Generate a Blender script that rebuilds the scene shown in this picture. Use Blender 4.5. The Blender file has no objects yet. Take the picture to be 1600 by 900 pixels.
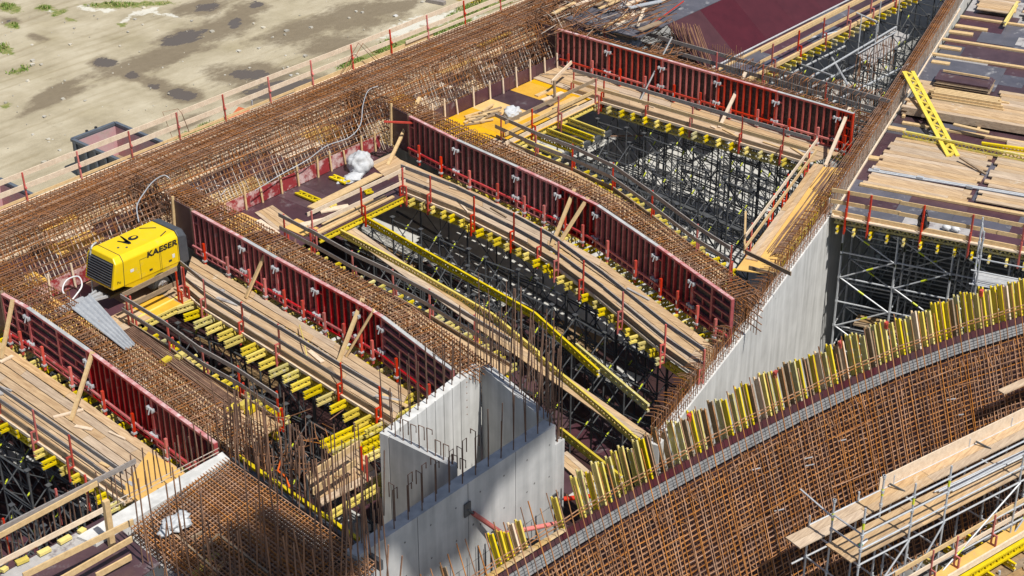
import bpy, bmesh, math, random
from mathutils import Vector, Matrix, noise
random.seed(7)
sc = bpy.context.scene
col = sc.collection
R = math.radians
rnd = random.uniform
# ------------------------------------------------------------------ frame
# x runs along the outer edge of the building, y points out of the building, z is up (0 = top of the rib walls)
F = -1.7            # working platforms
PIT = -9.0          # lower level beyond the inner wall
FLR = -6.6          # slab at the bottom of the bays
GND = -6.0          # site ground outside
CAM = Vector((-30.234, -48.609, 27.0))
FL, TH, AZ = 2670.0, R(29.3), R(40.58)
_c, _s = math.cos(TH), math.sin(TH)


def P(px, py, z=F):
    """where the sight line of a photo pixel meets the level z"""
    a, b = (px - 800) / FL, (450 - py) / FL
    X, Y, Z = a, _c + b * _s, -_s + b * _c
    t = (z - CAM.z) / Z
    X, Y = X * t, Y * t
    u = X * math.sin(AZ) + Y * math.cos(AZ)
    p = X * math.cos(AZ) - Y * math.sin(AZ)
    return Vector((CAM.x + u, CAM.y - p, z))


def PL(pts, z=F):
    return [P(a, b, z) for a, b in pts]


# ------------------------------------------------------------------ materials
def mat(name):
    m = bpy.data.materials.new(name)
    m.use_nodes = True
    nt = m.node_tree
    return m, nt, nt.nodes, nt.links, nt.nodes['Principled BSDF']


def ramp(n, stops, interp='LINEAR'):
    r = n.new('ShaderNodeValToRGB')
    r.color_ramp.interpolation = interp
    e = r.color_ramp.elements
    while len(e) < len(stops):
        e.new(0.5)
    for i, (p, c) in enumerate(stops):
        e[i].position = p
        e[i].color = (c[0], c[1], c[2], 1)
    return r


def coords(n, l, scale=(1, 1, 1), kind='Object'):
    tc = n.new('ShaderNodeTexCoord')
    mp = n.new('ShaderNodeMapping')
    mp.inputs['Scale'].default_value = scale
    l.new(tc.outputs[kind], mp.inputs[0])
    return mp.outputs[0]


def simple(name, c1, c2, rough=.6, scale=3.0, metal=0, stretch=(1, 1, 1), island=0.0, bump=0.0, dirt=None, dirt_amt=.5, dirt_scale=2.0, detail=5, spec=None, objrand=0.0):
    m, nt, n, l, b = mat(name)
    co = coords(n, l, stretch)
    nz = n.new('ShaderNodeTexNoise')
    nz.inputs['Scale'].default_value = scale
    nz.inputs['Detail'].default_value = detail
    nz.inputs['Roughness'].default_value = .65
    l.new(co, nz.inputs['Vector'])
    rp = ramp(n, [(.3, c1), (.7, c2)])
    l.new(nz.outputs[0], rp.inputs[0])
    out = rp.outputs[0]
    if dirt:
        n2 = n.new('ShaderNodeTexNoise')
        n2.inputs['Scale'].default_value = dirt_scale
        n2.inputs['Detail'].default_value = 8
        n2.inputs['Roughness'].default_value = .7
        l.new(coords(n, l), n2.inputs['Vector'])
        r2 = ramp(n, [(dirt_amt, (0, 0, 0)), (dirt_amt + .12, (1, 1, 1))])
        l.new(n2.outputs[0], r2.inputs[0])
        mx = n.new('ShaderNodeMixRGB')
        l.new(r2.outputs[0], mx.inputs[0])
        l.new(out, mx.inputs[1])
        mx.inputs[2].default_value = (*dirt, 1)
        out = mx.outputs[0]
    if island or objrand:
        hs = n.new('ShaderNodeHueSaturation')
        mr = n.new('ShaderNodeMapRange')
        if island:
            g = n.new('ShaderNodeNewGeometry')
            l.new(g.outputs['Random Per Island'], mr.inputs[0])
            a = island
        else:
            g = n.new('ShaderNodeObjectInfo')
            l.new(g.outputs['Random'], mr.inputs[0])
            a = objrand
        mr.inputs[3].default_value = 1 - a
        mr.inputs[4].default_value = 1 + a * .75
        l.new(mr.outputs[0], hs.inputs['Value'])
        mr2 = n.new('ShaderNodeMapRange')
        ml = n.new('ShaderNodeMath')
        ml.operation = 'MULTIPLY'
        ml.inputs[1].default_value = 7.31
        fr = n.new('ShaderNodeMath')
        fr.operation = 'FRACT'
        l.new(g.outputs['Random Per Island' if island else 'Random'], ml.inputs[0])
        l.new(ml.outputs[0], fr.inputs[0])
        l.new(fr.outputs[0], mr2.inputs[0])
        mr2.inputs[3].default_value = .72
        mr2.inputs[4].default_value = 1.15
        l.new(mr2.outputs[0], hs.inputs['Saturation'])
        l.new(out, hs.inputs['Color'])
        out = hs.outputs[0]
    l.new(out, b.inputs['Base Color'])
    b.inputs['Roughness'].default_value = rough
    b.inputs['Metallic'].default_value = metal
    if spec is not None:
        b.inputs['Specular IOR Level'].default_value = spec
    if bump:
        bp = n.new('ShaderNodeBump')
        bp.inputs['Strength'].default_value = bump
        bp.inputs['Distance'].default_value = .02
        l.new(nz.outputs[0], bp.inputs['Height'])
        l.new(bp.outputs[0], b.inputs['Normal'])
    return m


MT = {}
MT['rust'] = simple('rusty_rebar', (.16, .062, .024), (.37, .165, .062), .85, 2.6, island=.38)
MT['rust_warm'] = simple('orange_rusty_rebar', (.23, .095, .036), (.48, .225, .085), .85, 2.2, island=.35)
MT['rust_dark'] = simple('dark_rusty_rebar', (.075, .036, .022), (.17, .08, .04), .85, 3, island=.35)
MT['rust_brown'] = simple('brown_rebar_bundle', (.12, .055, .03), (.26, .13, .07), .8, 3, island=.35)
MT['bar_white'] = simple('cement_splashed_rebar', (.62, .58, .52), (.3, .18, .1), .85, 5, island=.2)
MT['wood_y'] = simple('scaffold_plank', (.34, .22, .125), (.60, .44, .27), .8, 2.2, stretch=(7, .7, 7), island=.14, bump=.15, dirt=(.62, .56, .47), dirt_amt=.62, dirt_scale=1.1)
MT['wood_x'] = simple('scaffold_plank_lengthwise', (.34, .22, .125), (.60, .44, .27), .8, 2.2, stretch=(.7, 7, 7), island=.14, bump=.15, dirt=(.62, .56, .47), dirt_amt=.62, dirt_scale=1.1)
MT['wood_gold'] = simple('fresh_golden_timber', (.50, .31, .10), (.68, .45, .17), .75, 2.5, stretch=(3, 3, 3), island=.18, bump=.1)
MT['wood_pale'] = simple('pale_timber', (.58, .43, .28), (.76, .60, .42), .8, 3, stretch=(2, 2, 2), island=.12, bump=.1)
MT['wood_grey'] = simple('weathered_grey_board', (.20, .17, .155), (.34, .30, .27), .85, 3, stretch=(2, 2, 6), island=.25, bump=.1)
MT['wood_brown'] = simple('brown_board', (.2, .13, .07), (.35, .24, .13), .85, 3, stretch=(2, 2, 6), island=.2, bump=.1)
MT['yellow'] = simple('yellow_girder_paint', (.58, .43, .010), (.74, .57, .02), .5, 4, objrand=.22, dirt=(.46, .40, .24), dirt_amt=.66, dirt_scale=5)
MT['yellow_old'] = simple('worn_yellow_paint', (.42, .36, .10), (.66, .56, .14), .7, 5, objrand=.2, dirt=(.55, .5, .42), dirt_amt=.53, dirt_scale=6)
MT['end'] = simple('girder_end_grain', (.55, .47, .28), (.7, .62, .42), .8, 6)
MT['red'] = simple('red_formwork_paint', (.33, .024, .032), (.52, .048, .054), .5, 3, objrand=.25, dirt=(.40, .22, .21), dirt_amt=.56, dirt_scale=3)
MT['red_lit'] = simple('orange_red_lit_paint', (.44, .035, .022), (.58, .065, .035), .5, 3, objrand=.25, dirt=(.45, .2, .16), dirt_amt=.66, dirt_scale=4)  # orange-red of posts and props; also a sunlit red for back wall, brackets
MT['red_dusty'] = simple('cement_dusted_red', (.42, .07, .07), (.62, .45, .44), .7, 3.5, dirt=(.66, .6, .58), dirt_amt=.56, dirt_scale=2.5)
MT['upstand'] = simple('red_phenolic_ply', (.22, .02, .025), (.3, .035, .04), .5, 2, dirt=(.55, .4, .38), dirt_amt=.47, dirt_scale=1.7)
MT['galv'] = simple('galvanised_steel', (.40, .42, .45), (.56, .58, .6), .45, 6, metal=.2, objrand=.1)
MT['galv_mid'] = simple('dusty_steel_tube', (.17, .172, .178), (.33, .33, .33), .6, 5, metal=.2)
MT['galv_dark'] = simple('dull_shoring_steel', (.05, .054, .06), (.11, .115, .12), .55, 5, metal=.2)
MT['band'] = simple('yellow_green_band', (.55, .62, .02), (.6, .66, .04), .5)
MT['amber'] = simple('amber_formwork_ply', (.62, .32, .008), (.74, .42, .02), .5, 1.5, island=.1, dirt=(.5, .36, .16), dirt_amt=.62, dirt_scale=2)
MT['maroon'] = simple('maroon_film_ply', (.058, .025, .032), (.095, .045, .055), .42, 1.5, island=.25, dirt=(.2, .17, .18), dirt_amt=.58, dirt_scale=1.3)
MT['maroon_clean'] = simple('maroon_clean_ply', (.052, .010, .014), (.072, .015, .02), .4, 1.5, island=.04, dirt=(.3, .22, .22), dirt_amt=.73, dirt_scale=6)
MT['maroon_deep'] = simple('shade_dark_ply', (.028, .012, .012), (.05, .02, .02), .6, 2)  # ply tone darkened for the shade on bay floors and behind the mesh
MT['slate'] = simple('slate_film_ply', (.075, .075, .095), (.12, .115, .14), .45, 1.2, island=.25, dirt=(.34, .33, .33), dirt_amt=.57, dirt_scale=1.4)
MT['dusty'] = simple('cement_dusted_ply', (.3, .29, .29), (.45, .43, .42), .8, 2.5, island=.15, dirt=(.16, .13, .14), dirt_amt=.55, dirt_scale=2)
MT['black'] = simple('black_plastic', (.018, .019, .022), (.03, .031, .035), .45, 4)
MT['grey_plastic'] = simple('anthracite_hood', (.05, .055, .065), (.075, .08, .09), .5, 4)
MT['tyre'] = simple('tyre_rubber', (.02, .02, .02), (.045, .043, .04), .85, 9)
MT['hub'] = simple('silver_wheel', (.42, .43, .45), (.55, .56, .58), .4, 8, metal=.5)
MT['machine'] = simple('compressor_yellow', (.72, .49, .002), (.80, .56, .006), .38, 1.2, dirt=(.60, .44, .10), dirt_amt=.58, dirt_scale=2.6)
MT['letter'] = simple('black_lettering', (.012, .012, .012), (.016, .016, .016), .5)
MT['sack'] = simple('white_big_bag', (.40, .42, .44), (.58, .59, .6), .7, 3, bump=.5, dirt=(.36, .33, .28), dirt_amt=.6)
MT['skip'] = simple('blue_grey_skip', (.085, .10, .125), (.13, .15, .175), .5, 3, dirt=(.2, .17, .15), dirt_amt=.62)
MT['skip_in'] = simple('skip_inside_red_wash', (.45, .36, .36), (.5, .22, .25), .8, .9, dirt=(.38, .3, .26), dirt_amt=.56, dirt_scale=1.5)
MT['orange'] = simple('orange_paint', (.55, .13, .05), (.6, .17, .07), .5)
MT['orange_hose'] = simple('orange_hose', (.75, .12, .01), (.8, .15, .02), .45)
MT['blackbag'] = simple('black_bin_bag', (.02, .02, .022), (.03, .03, .033), .3, 4, bump=.4)
MT['film'] = simple('cloudy_bottle', (.6, .62, .64), (.75, .76, .78), .2, 5)
MT['stone'] = simple('yard_stone', (.4, .37, .3), (.55, .52, .45), .9, 5, island=.3)
MT['grass_a'] = simple('green_grass', (.10, .19, .02), (.18, .27, .04), .8, 1)
MT['grass_b'] = simple('dry_grass', (.33, .30, .12), (.42, .38, .18), .85, 1)
MT['green'] = simple('green_cap', (.0, .25, .14), (.01, .3, .17), .5)


def ply_dark():
    m, nt, n, l, b = mat('dark_form_face')
    co = coords(n, l)
    v = n.new('ShaderNodeTexVoronoi')
    v.inputs['Scale'].default_value = 5.5
    v.feature = 'DISTANCE_TO_EDGE'
    l.new(co, v.inputs['Vector'])
    r = ramp(n, [(.0, (.10, .075, .068)), (.06, (.05, .034, .032)), (.2, (.033, .022, .022))])
    l.new(v.outputs[0], r.inputs[0])
    l.new(r.outputs[0], b.inputs['Base Color'])
    b.inputs['Roughness'].default_value = .6
    return m


MT['ply_dark'] = ply_dark()


def concrete(name, c1, c2, joint=2.6):
    m, nt, n, l, b = mat(name)
    n1 = n.new('ShaderNodeTexNoise'); n1.inputs['Scale'].default_value = 1.3; n1.inputs['Detail'].default_value = 8; n1.inputs['Roughness'].default_value = .6
    l.new(coords(n, l), n1.inputs['Vector'])
    n2 = n.new('ShaderNodeTexNoise'); n2.inputs['Scale'].default_value = 2.2; n2.inputs['Detail'].default_value = 6
    l.new(coords(n, l, (1.6, 1.6, .12)), n2.inputs['Vector'])
    ad = n.new('ShaderNodeMixRGB'); ad.inputs[0].default_value = .6
    l.new(n1.outputs[0], ad.inputs[1]); l.new(n2.outputs[0], ad.inputs[2])
    r = ramp(n, [(.36, c1), (.62, c2)])
    l.new(ad.outputs[0], r.inputs[0])
    vo = n.new('ShaderNodeTexVoronoi'); vo.inputs['Scale'].default_value = 1.15
    l.new(coords(n, l), vo.inputs['Vector'])
    r2 = ramp(n, [(.03, (.12, .12, .12)), (.055, (1, 1, 1))])
    l.new(vo.outputs[0], r2.inputs[0])
    mu = n.new('ShaderNodeMixRGB'); mu.blend_type = 'MULTIPLY'; mu.inputs[0].default_value = .8
    l.new(r.outputs[0], mu.inputs[1]); l.new(r2.outputs[0], mu.inputs[2])
    l.new(mu.outputs[0], b.inputs['Base Color'])
    b.inputs['Roughness'].default_value = .8
    bp = n.new('ShaderNodeBump'); bp.inputs['Strength'].default_value = .12; bp.inputs['Distance'].default_value = .02
    l.new(ad.outputs[0], bp.inputs['Height']); l.new(bp.outputs[0], b.inputs['Normal'])
    return m


MT['conc'] = concrete('smooth_concrete', (.33, .335, .335), (.50, .50, .495))
MT['conc_white'] = concrete('pale_concrete', (.46, .46, .445), (.66, .66, .645))
MT['joint'] = simple('dark_concrete_joint', (.13, .13, .13), (.2, .2, .2), .9)  # plain dark grey for panel joints and tie holes
MT['conc_dark'] = concrete('shade_dark_slab', (.13, .13, .125), (.22, .215, .2))  # slab tone darkened in place of the shade below the right deck
MT['conc_floor'] = concrete('slab_concrete', (.42, .42, .40), (.56, .55, .52))


def ground_mat():
    m, nt, n, l, b = mat('site_dirt')
    co = coords(n, l)

    def tex(scale, st=(1, 1, 1), detail=8, rough=.65):
        t = n.new('ShaderNodeTexNoise')
        t.inputs['Scale'].default_value = scale; t.inputs['Detail'].default_value = detail; t.inputs['Roughness'].default_value = rough
        l.new(coords(n, l, st), t.inputs['Vector'])
        return t.outputs[0]

    def mix(f, a, c, typ='MIX'):
        x = n.new('ShaderNodeMixRGB'); x.blend_type = typ
        l.new(f, x.inputs[0]) if not isinstance(f, float) else setattr(x.inputs[0], 'default_value', f)
        for i, v in ((1, a), (2, c)):
            if isinstance(v, tuple): x.inputs[i].default_value = (*v, 1)
            else: l.new(v, x.inputs[i])
        return x.outputs[0]

    def thr(v, lo, hi):
        r = ramp(n, [(lo, (0, 0, 0)), (hi, (1, 1, 1))]); l.new(v, r.inputs[0]); return r.outputs[0]

    def attr(name):
        a = n.new('ShaderNodeAttribute'); a.attribute_name = name; return a.outputs['Fac']

    def math_(op, a, c):
        x = n.new('ShaderNodeMath'); x.operation = op
        for i, v in ((0, a), (1, c)):
            if isinstance(v, (int, float)): x.inputs[i].default_value = v
            else: l.new(v, x.inputs[i])
        return x.outputs[0]
    base = ramp(n, [(.3, (.31, .265, .175)), (.5, (.42, .365, .255)), (.72, (.52, .465, .345))])
    l.new(tex(.35), base.inputs[0])
    track = ramp(n, [(.35, (.72, .7, .66)), (.6, (1.05, 1.05, 1.05))])
    l.new(tex(1.0, (.3, 1.3, 1), 9, .75), track.inputs[0])
    c = mix(.4, base.outputs[0], track.outputs[0], 'MULTIPLY')
    wv = n.new('ShaderNodeTexWave'); wv.bands_direction = 'Y'; wv.inputs['Scale'].default_value = .4; wv.inputs['Distortion'].default_value = 9; wv.inputs['Detail'].default_value = 6; wv.inputs['Detail Scale'].default_value = .8; wv.inputs['Detail Roughness'].default_value = .7
    l.new(coords(n, l, (.12, 1, 1)), wv.inputs['Vector'])
    rut = ramp(n, [(.0, (.84, .82, .78)), (.4, (1, 1, 1))]); l.new(wv.outputs[0], rut.inputs[0])
    c = mix(thr(tex(.4, (.3, 1, 1), 4, .6), .45, .6), c, mix(1.0, c, rut.outputs[0], 'MULTIPLY'))
    peb = ramp(n, [(.62, (0, 0, 0)), (.72, (1, 1, 1))]); l.new(tex(7, (1, 1, 1), 6, .8), peb.inputs[0])
    c = mix(math_('MULTIPLY', peb.outputs[0], .25), c, (.66, .61, .5))
    olive = thr(tex(.22, (1, 1, 1), 4, .6), .52, .7)
    c = mix(math_('MULTIPLY', olive, .35), c, (.30, .25, .13))
    big = tex(.8, (.7, 1.1, 1), 11, .76)
    wet = math_('ADD', attr('wet'), math_('MULTIPLY', math_('SUBTRACT', big, .5), 2.4))
    wetf = math_('MULTIPLY', thr(wet, .22, .7), .9)
    c = mix(wetf, c, mix(tex(3), (.13, .10, .062), (.22, .175, .115)))
    fine = tex(1.7, (.6, 1.15, 1), 8, .7)
    pud = thr(math_('ADD', attr('puddle'), math_('MULTIPLY', math_('SUBTRACT', math_('ADD', math_('MULTIPLY', big, .5), math_('MULTIPLY', fine, .5)), .5), 3.2)), .52, .6)
    c = mix(pud, c, (.12, .095, .072))
    ch = thr(math_('ADD', attr('chalk'), math_('MULTIPLY', math_('SUBTRACT', tex(2.6, (1, 1, 1), 9, .75), .5), 2.2)), .55, .75)
    c = mix(math_('MULTIPLY', ch, .7), c, (.68, .67, .6))
    gr = thr(math_('ADD', attr('grassy'), math_('MULTIPLY', math_('SUBTRACT', tex(3.2, (1, 1, 1), 9, .75), .5), 1.8)), .5, .72)
    gcol = mix(thr(tex(5, (1, 1, 1), 6, .7), .35, .65), (.08, .14, .018), (.30, .27, .10))
    c = mix(gr, c, gcol)
    l.new(c, b.inputs['Base Color'])
    ro = math_('SUBTRACT', .92, math_('MULTIPLY', pud, .72))
    l.new(ro, b.inputs['Roughness'])
    bp = n.new('ShaderNodeBump'); bp.inputs['Distance'].default_value = .12
    l.new(math_('MULTIPLY', math_('SUBTRACT', 1.0, pud), .5), bp.inputs['Strength'])
    l.new(mix(.5, tex(2.2, (.4, 1.4, 1), 10, .75), tex(9)), bp.inputs['Height']); l.new(bp.outputs[0], b.inputs['Normal'])
    return m


MT['ground'] = ground_mat()


# ------------------------------------------------------------------ mesh builder
class M:
    def __init__(s):
        s.v, s.f, s.m = [], [], []

    def hexa(s, q, mi=0, endmi=None):
        """q: 8 corners, first four one end, last four the other end"""
        k = len(s.v)
        s.v += [tuple(x) for x in q]
        s.f += [(k, k + 1, k + 2, k + 3), (k + 7, k + 6, k + 5, k + 4)]
        e = mi if endmi is None else endmi
        s.m += [e, e]
        for i in range(4):
            j = (i + 1) % 4
            s.f.append((k + j, k + i, k + 4 + i, k + 4 + j)); s.m.append(mi)

    def beam(s, a, b, w, h, mi=0, endmi=None, up=None):
        a, b = Vector(a), Vector(b)
        d = (b - a)
        if d.length < 1e-6: return
        d.normalize()
        U = Vector(up) if up is not None else Vector((0, 0, 1))
        if abs(d.dot(U)) > .98: U = Vector((0, 1, 0))
        x = d.cross(U).normalized() * (w / 2)
        y = x.cross(d).normalized() * (h / 2)
        s.hexa([a - x - y, a + x - y, a + x + y, a - x + y, b - x - y, b + x - y, b + x + y, b - x + y], mi, endmi)

    def box(s, c, d, mi=0, rz=0.0):
        c = Vector(c); hx, hy, hz = d[0] / 2, d[1] / 2, d[2] / 2
        X = Vector((math.cos(rz), math.sin(rz), 0)); Y = Vector((-X.y, X.x, 0)); Z = Vector((0, 0, 1))
        s.hexa([c - X * hx - Y * hy - Z * hz, c + X * hx - Y * hy - Z * hz, c + X * hx + Y * hy - Z * hz, c - X * hx + Y * hy - Z * hz,
                c - X * hx - Y * hy + Z * hz, c + X * hx - Y * hy + Z * hz, c + X * hx + Y * hy + Z * hz, c - X * hx + Y * hy + Z * hz], mi)

    def bar(s, a, b, r, n=4, mi=0, cap=True):
        a, b = Vector(a), Vector(b)
        d = b - a
        if d.length < 1e-6: return
        d.normalize()
        U = Vector((0, 0, 1)) if abs(d.z) < .9 else Vector((0, 1, 0))
        x = d.cross(U).normalized(); y = x.cross(d)
        k = len(s.v)
        for p in (a, b):
            for i in range(n):
                t = 2 * math.pi * (i + .5) / n
                s.v.append(tuple(p + x * (r * math.cos(t)) + y * (r * math.sin(t))))
        for i in range(n):
            j = (i + 1) % n
            s.f.append((k + i, k + j, k + n + j, k + n + i)); s.m.append(mi)
        if cap:
            s.f += [tuple(range(k + n - 1, k - 1, -1)), tuple(range(k + n, k + 2 * n))]; s.m += [mi, mi]

    def path(s, pts, r, n=4, mi=0):
        pts = [Vector(p) for p in pts]
        k = len(s.v)
        N = len(pts)
        for i, p in enumerate(pts):
            d = (pts[min(i + 1, N - 1)] - pts[max(i - 1, 0)]).normalized()
            U = Vector((0, 0, 1)) if abs(d.z) < .95 else Vector((.6, .8, 0))
            x = d.cross(U).normalized(); y = x.cross(d)
            for q in range(n):
                t = 2 * math.pi * (q + .5) / n
                s.v.append(tuple(p + x * (r * math.cos(t)) + y * (r * math.sin(t))))
        for i in range(N - 1):
            for q in range(n):
                w = (q + 1) % n
                s.f.append((k + i * n + q, k + i * n + w, k + (i + 1) * n + w, k + (i + 1) * n + q)); s.m.append(mi)

    def prism(s, pts, z0, z1, mi=0):
        k = len(s.v); n = len(pts)
        for z in (z0, z1):
            for p in pts: s.v.append((p[0], p[1], z))
        s.f.append(tuple(range(k + n - 1, k - 1, -1))); s.f.append(tuple(range(k + n, k + 2 * n))); s.m += [mi, mi]
        for i in range(n):
            j = (i + 1) % n
            s.f.append((k + i, k + j, k + n + j, k + n + i)); s.m.append(mi)

    def cyl(s, a, b, r, n=16, mi=0, capmi=None):
        k = len(s.f)
        s.bar(a, b, r, n, mi)
        if capmi is not None: s.m[-1] = s.m[-2] = capmi

    def build(s, name, mats, parent=None, smooth=False):
        me = bpy.data.meshes.new(name)
        off = parent['_o'] if parent is not None and '_o' in parent.keys() else (0, 0, 0)
        ox, oy, oz = off
        me.from_pydata([(a - ox, b - oy, c - oz) for a, b, c in s.v], [], s.f)
        for x in (mats if isinstance(mats, (list, tuple)) else [mats]):
            me.materials.append(MT[x])
        me.polygons.foreach_set('material_index', s.m)
        bm = bmesh.new(); bm.from_mesh(me); bmesh.ops.recalc_face_normals(bm, faces=bm.faces[:]); bm.to_mesh(me); bm.free()
        if smooth: me.polygons.foreach_set('use_smooth', [True] * len(me.polygons))
        o = bpy.data.objects.new(name, me)
        col.objects.link(o)
        if parent is not None:
            o.parent = parent
            o['_o'] = tuple(off)
        return o


def tag(o, label=None, cat=None, group=None, kind=None):
    if label: o['label'] = label
    if cat: o['category'] = cat
    if group: o['group'] = group
    if kind: o['kind'] = kind
    elif cat: o['kind'] = 'thing'
    return o


def thing(name, label, cat, loc=(0, 0, 0), group=None):
    o = bpy.data.objects.new(name, None)
    col.objects.link(o)
    o.location = loc
    o.empty_display_size = .2
    o['_o'] = tuple(loc)
    return tag(o, label, cat, group)


def copy_tree(o, parent=None):
    c = o.copy(); col.objects.link(c)
    if parent is not None: c.parent = parent
    for ch in list(o.children): copy_tree(ch, c)
    return c


def lerp(a, b, t): return a + (b - a) * t


def plen(pl): return sum((b - a).length for a, b in zip(pl, pl[1:]))


def along(pl, d):
    for a, b in zip(pl, pl[1:]):
        L = (b - a).length
        if d <= L or b is pl[-1]:
            return lerp(a, b, d / L if L else 0), (b - a).normalized()
        d -= L


def perp_out(d):
    """horizontal direction off a rib, towards the low side the panels face"""
    n = Vector((d.y, -d.x, 0)).normalized()
    return n if n.x < 0 else -n


def inner_p(u): return 20.74 - .2576 * (u - 20.59)


# ------------------------------------------------------------------ girders
def gt(m, a, b, h=.26, mi=0, endmi=1, w=.08, web=True):
    """lattice girder from a to b (a, b on its top line)"""
    a, b = Vector(a), Vector(b)
    d = b - a; L = d.length; d.normalize()
    dn = Vector((0, 0, 1)) - d * d.z
    dn.normalize(); dn = -dn
    m.beam(a + dn * .035, b + dn * .035, w, .075, mi, endmi, up=dn)
    m.beam(a + dn * (h - .035), b + dn * (h - .035), w, .075, mi, endmi, up=dn)
    if web:
        n = max(2, int(round(L / .148)))
        if n % 2: n += 1
        for i in range(n):
            p = a + d * (L * (i + .08) / n) + dn * (.055 if i % 2 == 0 else h - .055)
            q = a + d * (L * (i + .92) / n) + dn * (h - .055 if i % 2 == 0 else .055)
            m.beam(p, q, .035, .055, mi)


# ------------------------------------------------------------------ world, sun, camera
w = bpy.data.worlds.new('World'); sc.world = w; w.use_nodes = True
nt = w.node_tree
sky = nt.nodes.new('ShaderNodeTexSky'); sky.sky_type = 'NISHITA'; sky.sun_disc = False
SUN_EL = R(59)
sd = Vector((-.16 * math.cos(SUN_EL), -.987 * math.cos(SUN_EL), math.sin(SUN_EL)))
sky.sun_elevation = SUN_EL; sky.sun_rotation = math.atan2(sd.x, sd.y)
nt.links.new(sky.outputs[0], nt.nodes['Background'].inputs[0]); nt.nodes['Background'].inputs[1].default_value = .075
sl = bpy.data.lights.new('sun', 'SUN'); sl.energy = 4.9; sl.angle = R(.53); sl.color = (1, .955, .88)
so = bpy.data.objects.new('sun', sl); col.objects.link(so); so.rotation_euler = sd.to_track_quat('Z', 'Y').to_euler()
cd = bpy.data.cameras.new('camera'); cd.sensor_width = 36; cd.lens = 36 * FL / 1600; cd.clip_start = .5; cd.clip_end = 2000
co = bpy.data.objects.new('camera', cd); col.objects.link(co); co.location = CAM; co.rotation_euler = (math.pi / 2 - TH, 0, AZ - math.pi / 2)
sc.camera = co
vs = sc.view_settings; vs.view_transform = 'Standard'; vs.look = 'None'; vs.exposure = .1; vs.gamma = 1
sc.render.engine = 'CYCLES'
sc.cycles.max_bounces = 6; sc.cycles.diffuse_bounces = 3; sc.cycles.glossy_bounces = 2

# ------------------------------------------------------------------ ground with puddles
WET = [(255, 88, 95, 16, -20), (160, 100, 22, 12, 0), (330, 50, 60, 18, -18), (285, 60, 40, 14, -12), (95, 138, 55, 8, -22), (90, 155, 60, 7, -22), (245, 132, 28, 10, 14), (283, 146, 30, 13, 6), (207, 119, 18, 9, 0), (370, 35, 22, 22, -30), (315, 12, 45, 12, -8), (395, 118, 70, 18, 0),
       (440, 140, 70, 24, -10), (470, 48, 75, 18, -15), (560, 25, 75, 22, -12), (390, 12, 30, 10, 0), (520, 70, 50, 14, -15), (60, 60, 20, 5, 20), (12, 32, 20, 6, 0), (230, 205, 26, 6, -20), (300, 190, 40, 8, -25), (620, 10, 40, 9, -10)]
PUD = [(285, 60, 38, 10, -14), (163, 98, 20, 9, 0), (367, 37, 13, 9, -20), (207, 119, 14, 6, 0), (284, 147, 20, 9, 8), (240, 133, 13, 5, 14), (392, 118, 34, 9, 2), (440, 140, 60, 14, -8), (320, 12, 25, 6, -10), (398, 8, 15, 6, 0), (8, 32, 9, 3, 0)]
GRS = [(8, 78, 18, 8, 20), (70, 12, 18, 6, 0), (92, 20, 18, 5, -20), (15, 12, 24, 9, 10), (20, 40, 14, 7, 0), (110, 30, 12, 4, 0), (30, 110, 16, 5, -20), (180, 8, 60, 6, 0), (240, 5, 40, 4, 0), (320, 205, 60, 10, -24), (650, 62, 70, 10, -24), (610, 75, 40, 12, -24), (760, 8, 70, 12, -20), (700, 45, 40, 8, -22), (560, 95, 40, 7, -24), (190, 38, 10, 4, 0), (10, 165, 10, 6, 0)]
CHK = [(135, 13, 18, 5, 10), (165, 16, 16, 4, 0), (195, 32, 14, 4, -25), (225, 18, 28, 5, -15), (260, 23, 26, 3, 8), (640, 40, 60, 11, -20), (690, 30, 40, 9, -20), (80, 18, 14, 5, 20), (740, 25, 25, 6, -20)]


def blobs(lst, px, py):
    best = 0
    for cx, cy, rx, ry, an in lst:
        t = R(an); dx, dy = px - cx, py - cy
        a = (dx * math.cos(t) + dy * math.sin(t)) / rx; b = (-dx * math.sin(t) + dy * math.cos(t)) / ry
        best = max(best, 1 - .5 * (a * a + b * b))
    return max(0, best)


def unproject_inv(v):
    d = v - CAM
    # camera frame: right, up, back
    Rr = Vector((math.sin(AZ), -math.cos(AZ), 0)); Fh = Vector((math.cos(AZ), math.sin(AZ), 0))
    zc = d.dot(Fh) * _c - d.z * _s; vv = d.dot(Fh) * _s + d.z * _c
    return 800 + FL * d.dot(Rr) / zc, 450 - FL * vv / zc


def make_ground():
    xs = [-400, -200, -100, -50, -25] + [-12 + .4 * i for i in range(150)] + [55, 75, 120, 220, 420]
    ys = [.35] + [.8 + .4 * i for i in range(100)] + [48, 60, 90, 160, 300, 500]
    vs_, fs = [], []
    at = {k: [] for k in ('wet', 'puddle', 'grassy', 'chalk')}
    for y in ys:
        for x in xs:
            z = GND + .05 * noise.noise((x * .3, y * .3, 1))
            vs_.append((x, y, z))
            px, py = unproject_inv(Vector((x, y, GND)))
            ok = -100 < px < 1000 and -100 < py < 420
            at['wet'].append(blobs(WET, px, py) if ok else 0)
            at['puddle'].append(blobs(PUD, px, py) if ok else 0)
            at['grassy'].append(blobs(GRS, px, py) if ok else .1)
            at['chalk'].append(blobs(CHK, px, py) if ok else 0)
    nx = len(xs)
    for j in range(len(ys) - 1):
        for i in range(nx - 1):
            fs.append((j * nx + i, j * nx + i + 1, (j + 1) * nx + i + 1, (j + 1) * nx + i))
    me = bpy.data.meshes.new('ground'); me.from_pydata(vs_, [], fs); me.materials.append(MT['ground'])
    for k, vals in at.items():
        a = me.attributes.new(k, 'FLOAT', 'POINT'); a.data.foreach_set('value', vals)
    o = bpy.data.objects.new('ground', me); col.objects.link(o); o['kind'] = 'structure'


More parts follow.
